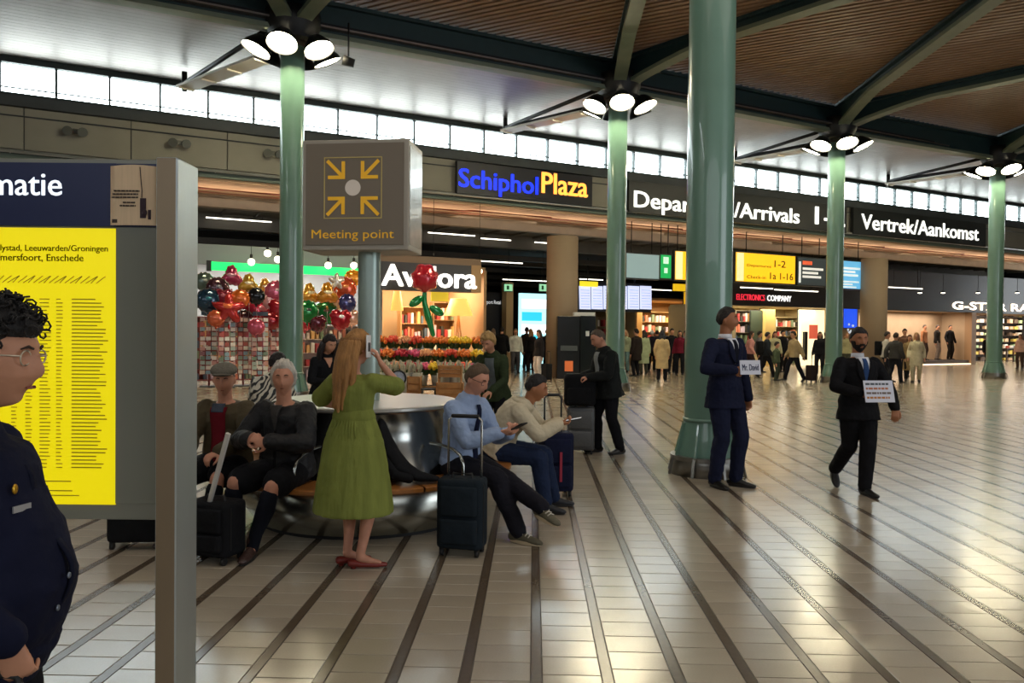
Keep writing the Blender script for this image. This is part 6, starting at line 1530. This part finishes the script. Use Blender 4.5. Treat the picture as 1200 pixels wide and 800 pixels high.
# ================================================================ CROWD
def crowd(x, yfeet, label, top, leg, hair, H=1.7, face=0, walk=0, coat=0, fem=False, skin='light', case=None, bag=None, arms=None, grp=None):
    p = ground(x, yfeet); rz = R_(face); w = walk
    P = Person(label, p, rz, H=H, fem=fem, near=False, skin=skin, lean=R_(3 if w else 0), hands=arms or ({'R': (-.24, -.16 * w, .85), 'L': (.24, .18 * w, .85)} if w else None),
               feet={'R': (-.09, -.26 * w, .085), 'L': (.09, .28 * w, .13 if w else .085)} if w else None, footpitch=(0, R_(30) if w else 0), group=grp)
    if coat: P.top('coat', cloth(top), loose=.03, sl=.022, neck=.94, skirt=[(.93 * P.s - coat, .21, .18, 0, 0), (.93 * P.s - coat * .5, .20, .165, 0, 0)])
    else: P.top('jacket', cloth(top), t0=-.18, loose=.035, sl=.026, neck=.94)
    P.legs('trousers', cloth(leg), loose=.02); P.hair(hair, thick=.14, back=-.6 if fem else -.45, side_=-.3 if fem else -.05); P.shoes(m_black)
    if fem: P.locks(hair, [[(k * .05, .05, .0), (k * .055, .06, -.1), (k * .05, .05, -.2), (k * .04, .05, -.27)] for k in (-1.2, -.5, .5, 1.2)], .035)
    if bag:
        b = MB(); rbox(b, -.17, .17, .12, .34, .52 * H, .80 * H, .07, 4); b.v = [v + Vector((0, 0, 0)) for v in b.v]
        t = thing('backpack', bag, 'backpack', p, rz); mk('pack_body', b, m_blk, t); b = MB()
        for k in (-1, 1): b2 = MB(); b2.tube([(k * .12, .14, .78 * H), (k * .13, .10, .70 * H), (k * .13, .14, .58 * H)], .02, n=6); mk('strap', b2, m_black, t)
    if case:
        off_ = Matrix.Rotation(rz, 3, 'Z') @ Vector((.30, .45 if w else .1, 0)); suitcase(case[0], p + off_, rz, .36, .24, .56, cloth(case[1]), handle=.4, hm=m_black, pocket=False, lite=True)
# left passage
crowd(567, 437, 'person in a grey-white jacket at the left of the passage', '#8e979a', '#2c3138', '#2a221c', face=-70, fem=True)
crowd(578, 434, 'pale-dressed person beside the dark shop board', '#b9bcb8', '#3a3a40', '#8a7460', face=170, fem=True)
crowd(588, 437, 'man in a black jacket seen from behind in the passage', '#121317', '#15161a', '#1a1512', H=1.76, face=175)
crowd(604, 437, 'person in light clothes between two black jackets', '#c8ccc6', '#4a4a50', '#6a5a48', face=10)
crowd(617, 433, 'man in an olive-brown coat in the passage', '#3a2e24', '#1a1a1e', '#241c18', H=1.78, face=150, coat=.3)
crowd(622, 436, 'person in dark jacket with fair hair before the turquoise wall', '#1c1b1e', '#17181c', '#a07a50', face=-160, fem=True)
crowd(632, 446, 'woman with bare pink arms and black vest pulling a bag', '#1c191c', '#cfc4bc', '#2a1c18', H=1.66, face=-60, fem=True, case=('big black wheeled bag left of the concrete column', '#17181b'))
crowd(641, 433, 'small figure in dark clothes right against the concrete column', '#22252a', '#17181c', '#1a1512', face=20)
# middle
crowd(733, 436, 'person in pale green right of the second green column', '#9aa88e', '#6a8a90', '#b09070', face=-30, fem=True)
crowd(746, 441, 'man in a dark brown coat left of the pale green coat', '#241d1a', '#17171b', '#1a1411', H=1.74, face=-140, coat=.35)
crowd(755, 438, 'woman in a pale green long coat', '#a5b08c', '#4a4a40', '#2c221c', face=-160, coat=.5, fem=True)
crowd(764, 435, 'person with white hair and dark purple clothes', '#1c1826', '#15151a', '#c8c8c4', face=160)
crowd(776, 447, 'woman in a long beige trench coat facing the shops', '#b8a076', '#15161b', '#22242c', H=1.70, face=165, coat=.48, fem=True, arms={'R': (-.2, -.12, .86), 'L': (.22, -.1, .86)})
crowd(787, 437, 'man in black right of the beige trench coat', '#14151a', '#1b1c22', '#15110f', H=1.78, face=20)
crowd(797, 439, 'woman in a maroon top near the big column', '#6a1a2e', '#18181d', '#1a1310', face=-20, fem=True)
crowd(808, 441, 'person in black against the left side of the big column', '#16171c', '#131419', '#18120f', H=1.72, face=40)
crowd(770, 431, 'man in dark grey far behind the beige trench coat', '#33363b', '#17181c', '#2a221c', face=170); crowd(803, 430, 'far person in white with dark hair', '#b8b4ac', '#26282c', '#15110f', face=10)
# right of the big column
crowd(879, 440, 'woman in a pink and white top beside the tall man in navy', '#c48a86', '#3a2a2e', '#2a1a14', face=80, walk=.8, fem=True)
crowd(889, 436, 'person in a grey jacket partly behind the pink top', '#6f6a6c', '#1c1c22', '#1a1512', face=75, walk=.5)
crowd(898, 443, 'stooping man with a large black backpack', '#22262c', '#16181e', '#241a15', H=1.66, face=85, walk=1, bag='large black backpack on the stooping man')
crowd(908, 437, 'woman in pale yellow with brown hair', '#b8b490', '#4a4c3c', '#4a2c20', face=-10, fem=True)
crowd(917, 436, 'man with black hair and black jacket left of the beige jacket', '#15161b', '#17181c', '#0f0d0c', H=1.76, face=30)
crowd(931, 447, 'man in a beige jacket striding with a case', '#a8946e', '#14161e', '#1c1613', H=1.70, face=-80, walk=1.1, case=('dark wheeled case pulled behind the beige jacket', '#2a2220'))
crowd(910, 446, 'person in olive camouflage crouching with luggage', '#4e5a44', '#3c4438', '#2a201a', H=1.30, face=60)
crowd(961, 440, 'woman in black left of the third green column', '#131418', '#15161a', '#15110f', face=-30, fem=True)
crowd(968, 437, 'person in black touching the third green column', '#17181b', '#121318', '#1c1512', face=170)
crowd(992, 438, 'person in pale olive right of the third green column', '#a09a74', '#4a4a3c', '#8a6a48', face=10, fem=True)
# right group
crowd(1038, 447, 'person in a white shirt with a black backpack', '#c4bcb0', '#2a2c33', '#241a16', H=1.72, face=60, walk=.6, bag='black backpack on the white-shirted person')
crowd(1049, 449, 'man in dark grey seen from behind in the right group', '#3c3a38', '#191b22', '#3a2a20', H=1.68, face=120, walk=.8)
crowd(1060, 441, 'man in a brown jacket and blue shirt in the right group', '#6a4c3c', '#20222a', '#1a1310', H=1.86, face=-20)
crowd(1074, 448, 'fair-haired woman in a cream coat in the right group', '#c8bc9c', '#c0b494', '#b08a60', H=1.70, face=-30, walk=.4, coat=.35, fem=True)
crowd(1066, 446, 'woman in tan with a long skirt beside the cream coat', '#8a7450', '#1c1a1c', '#5a3a28', H=1.62, face=-20, coat=.5, fem=True)
crowd(1196, 432, 'pale pink clothed person at the far right edge', '#d0a898', '#4a3c34', '#6a4a3c', face=-60, fem=True)
crowd(1157, 432, 'person in a black top left of the rightmost column', '#17161a', '#1c1c20', '#1a1411', face=20)
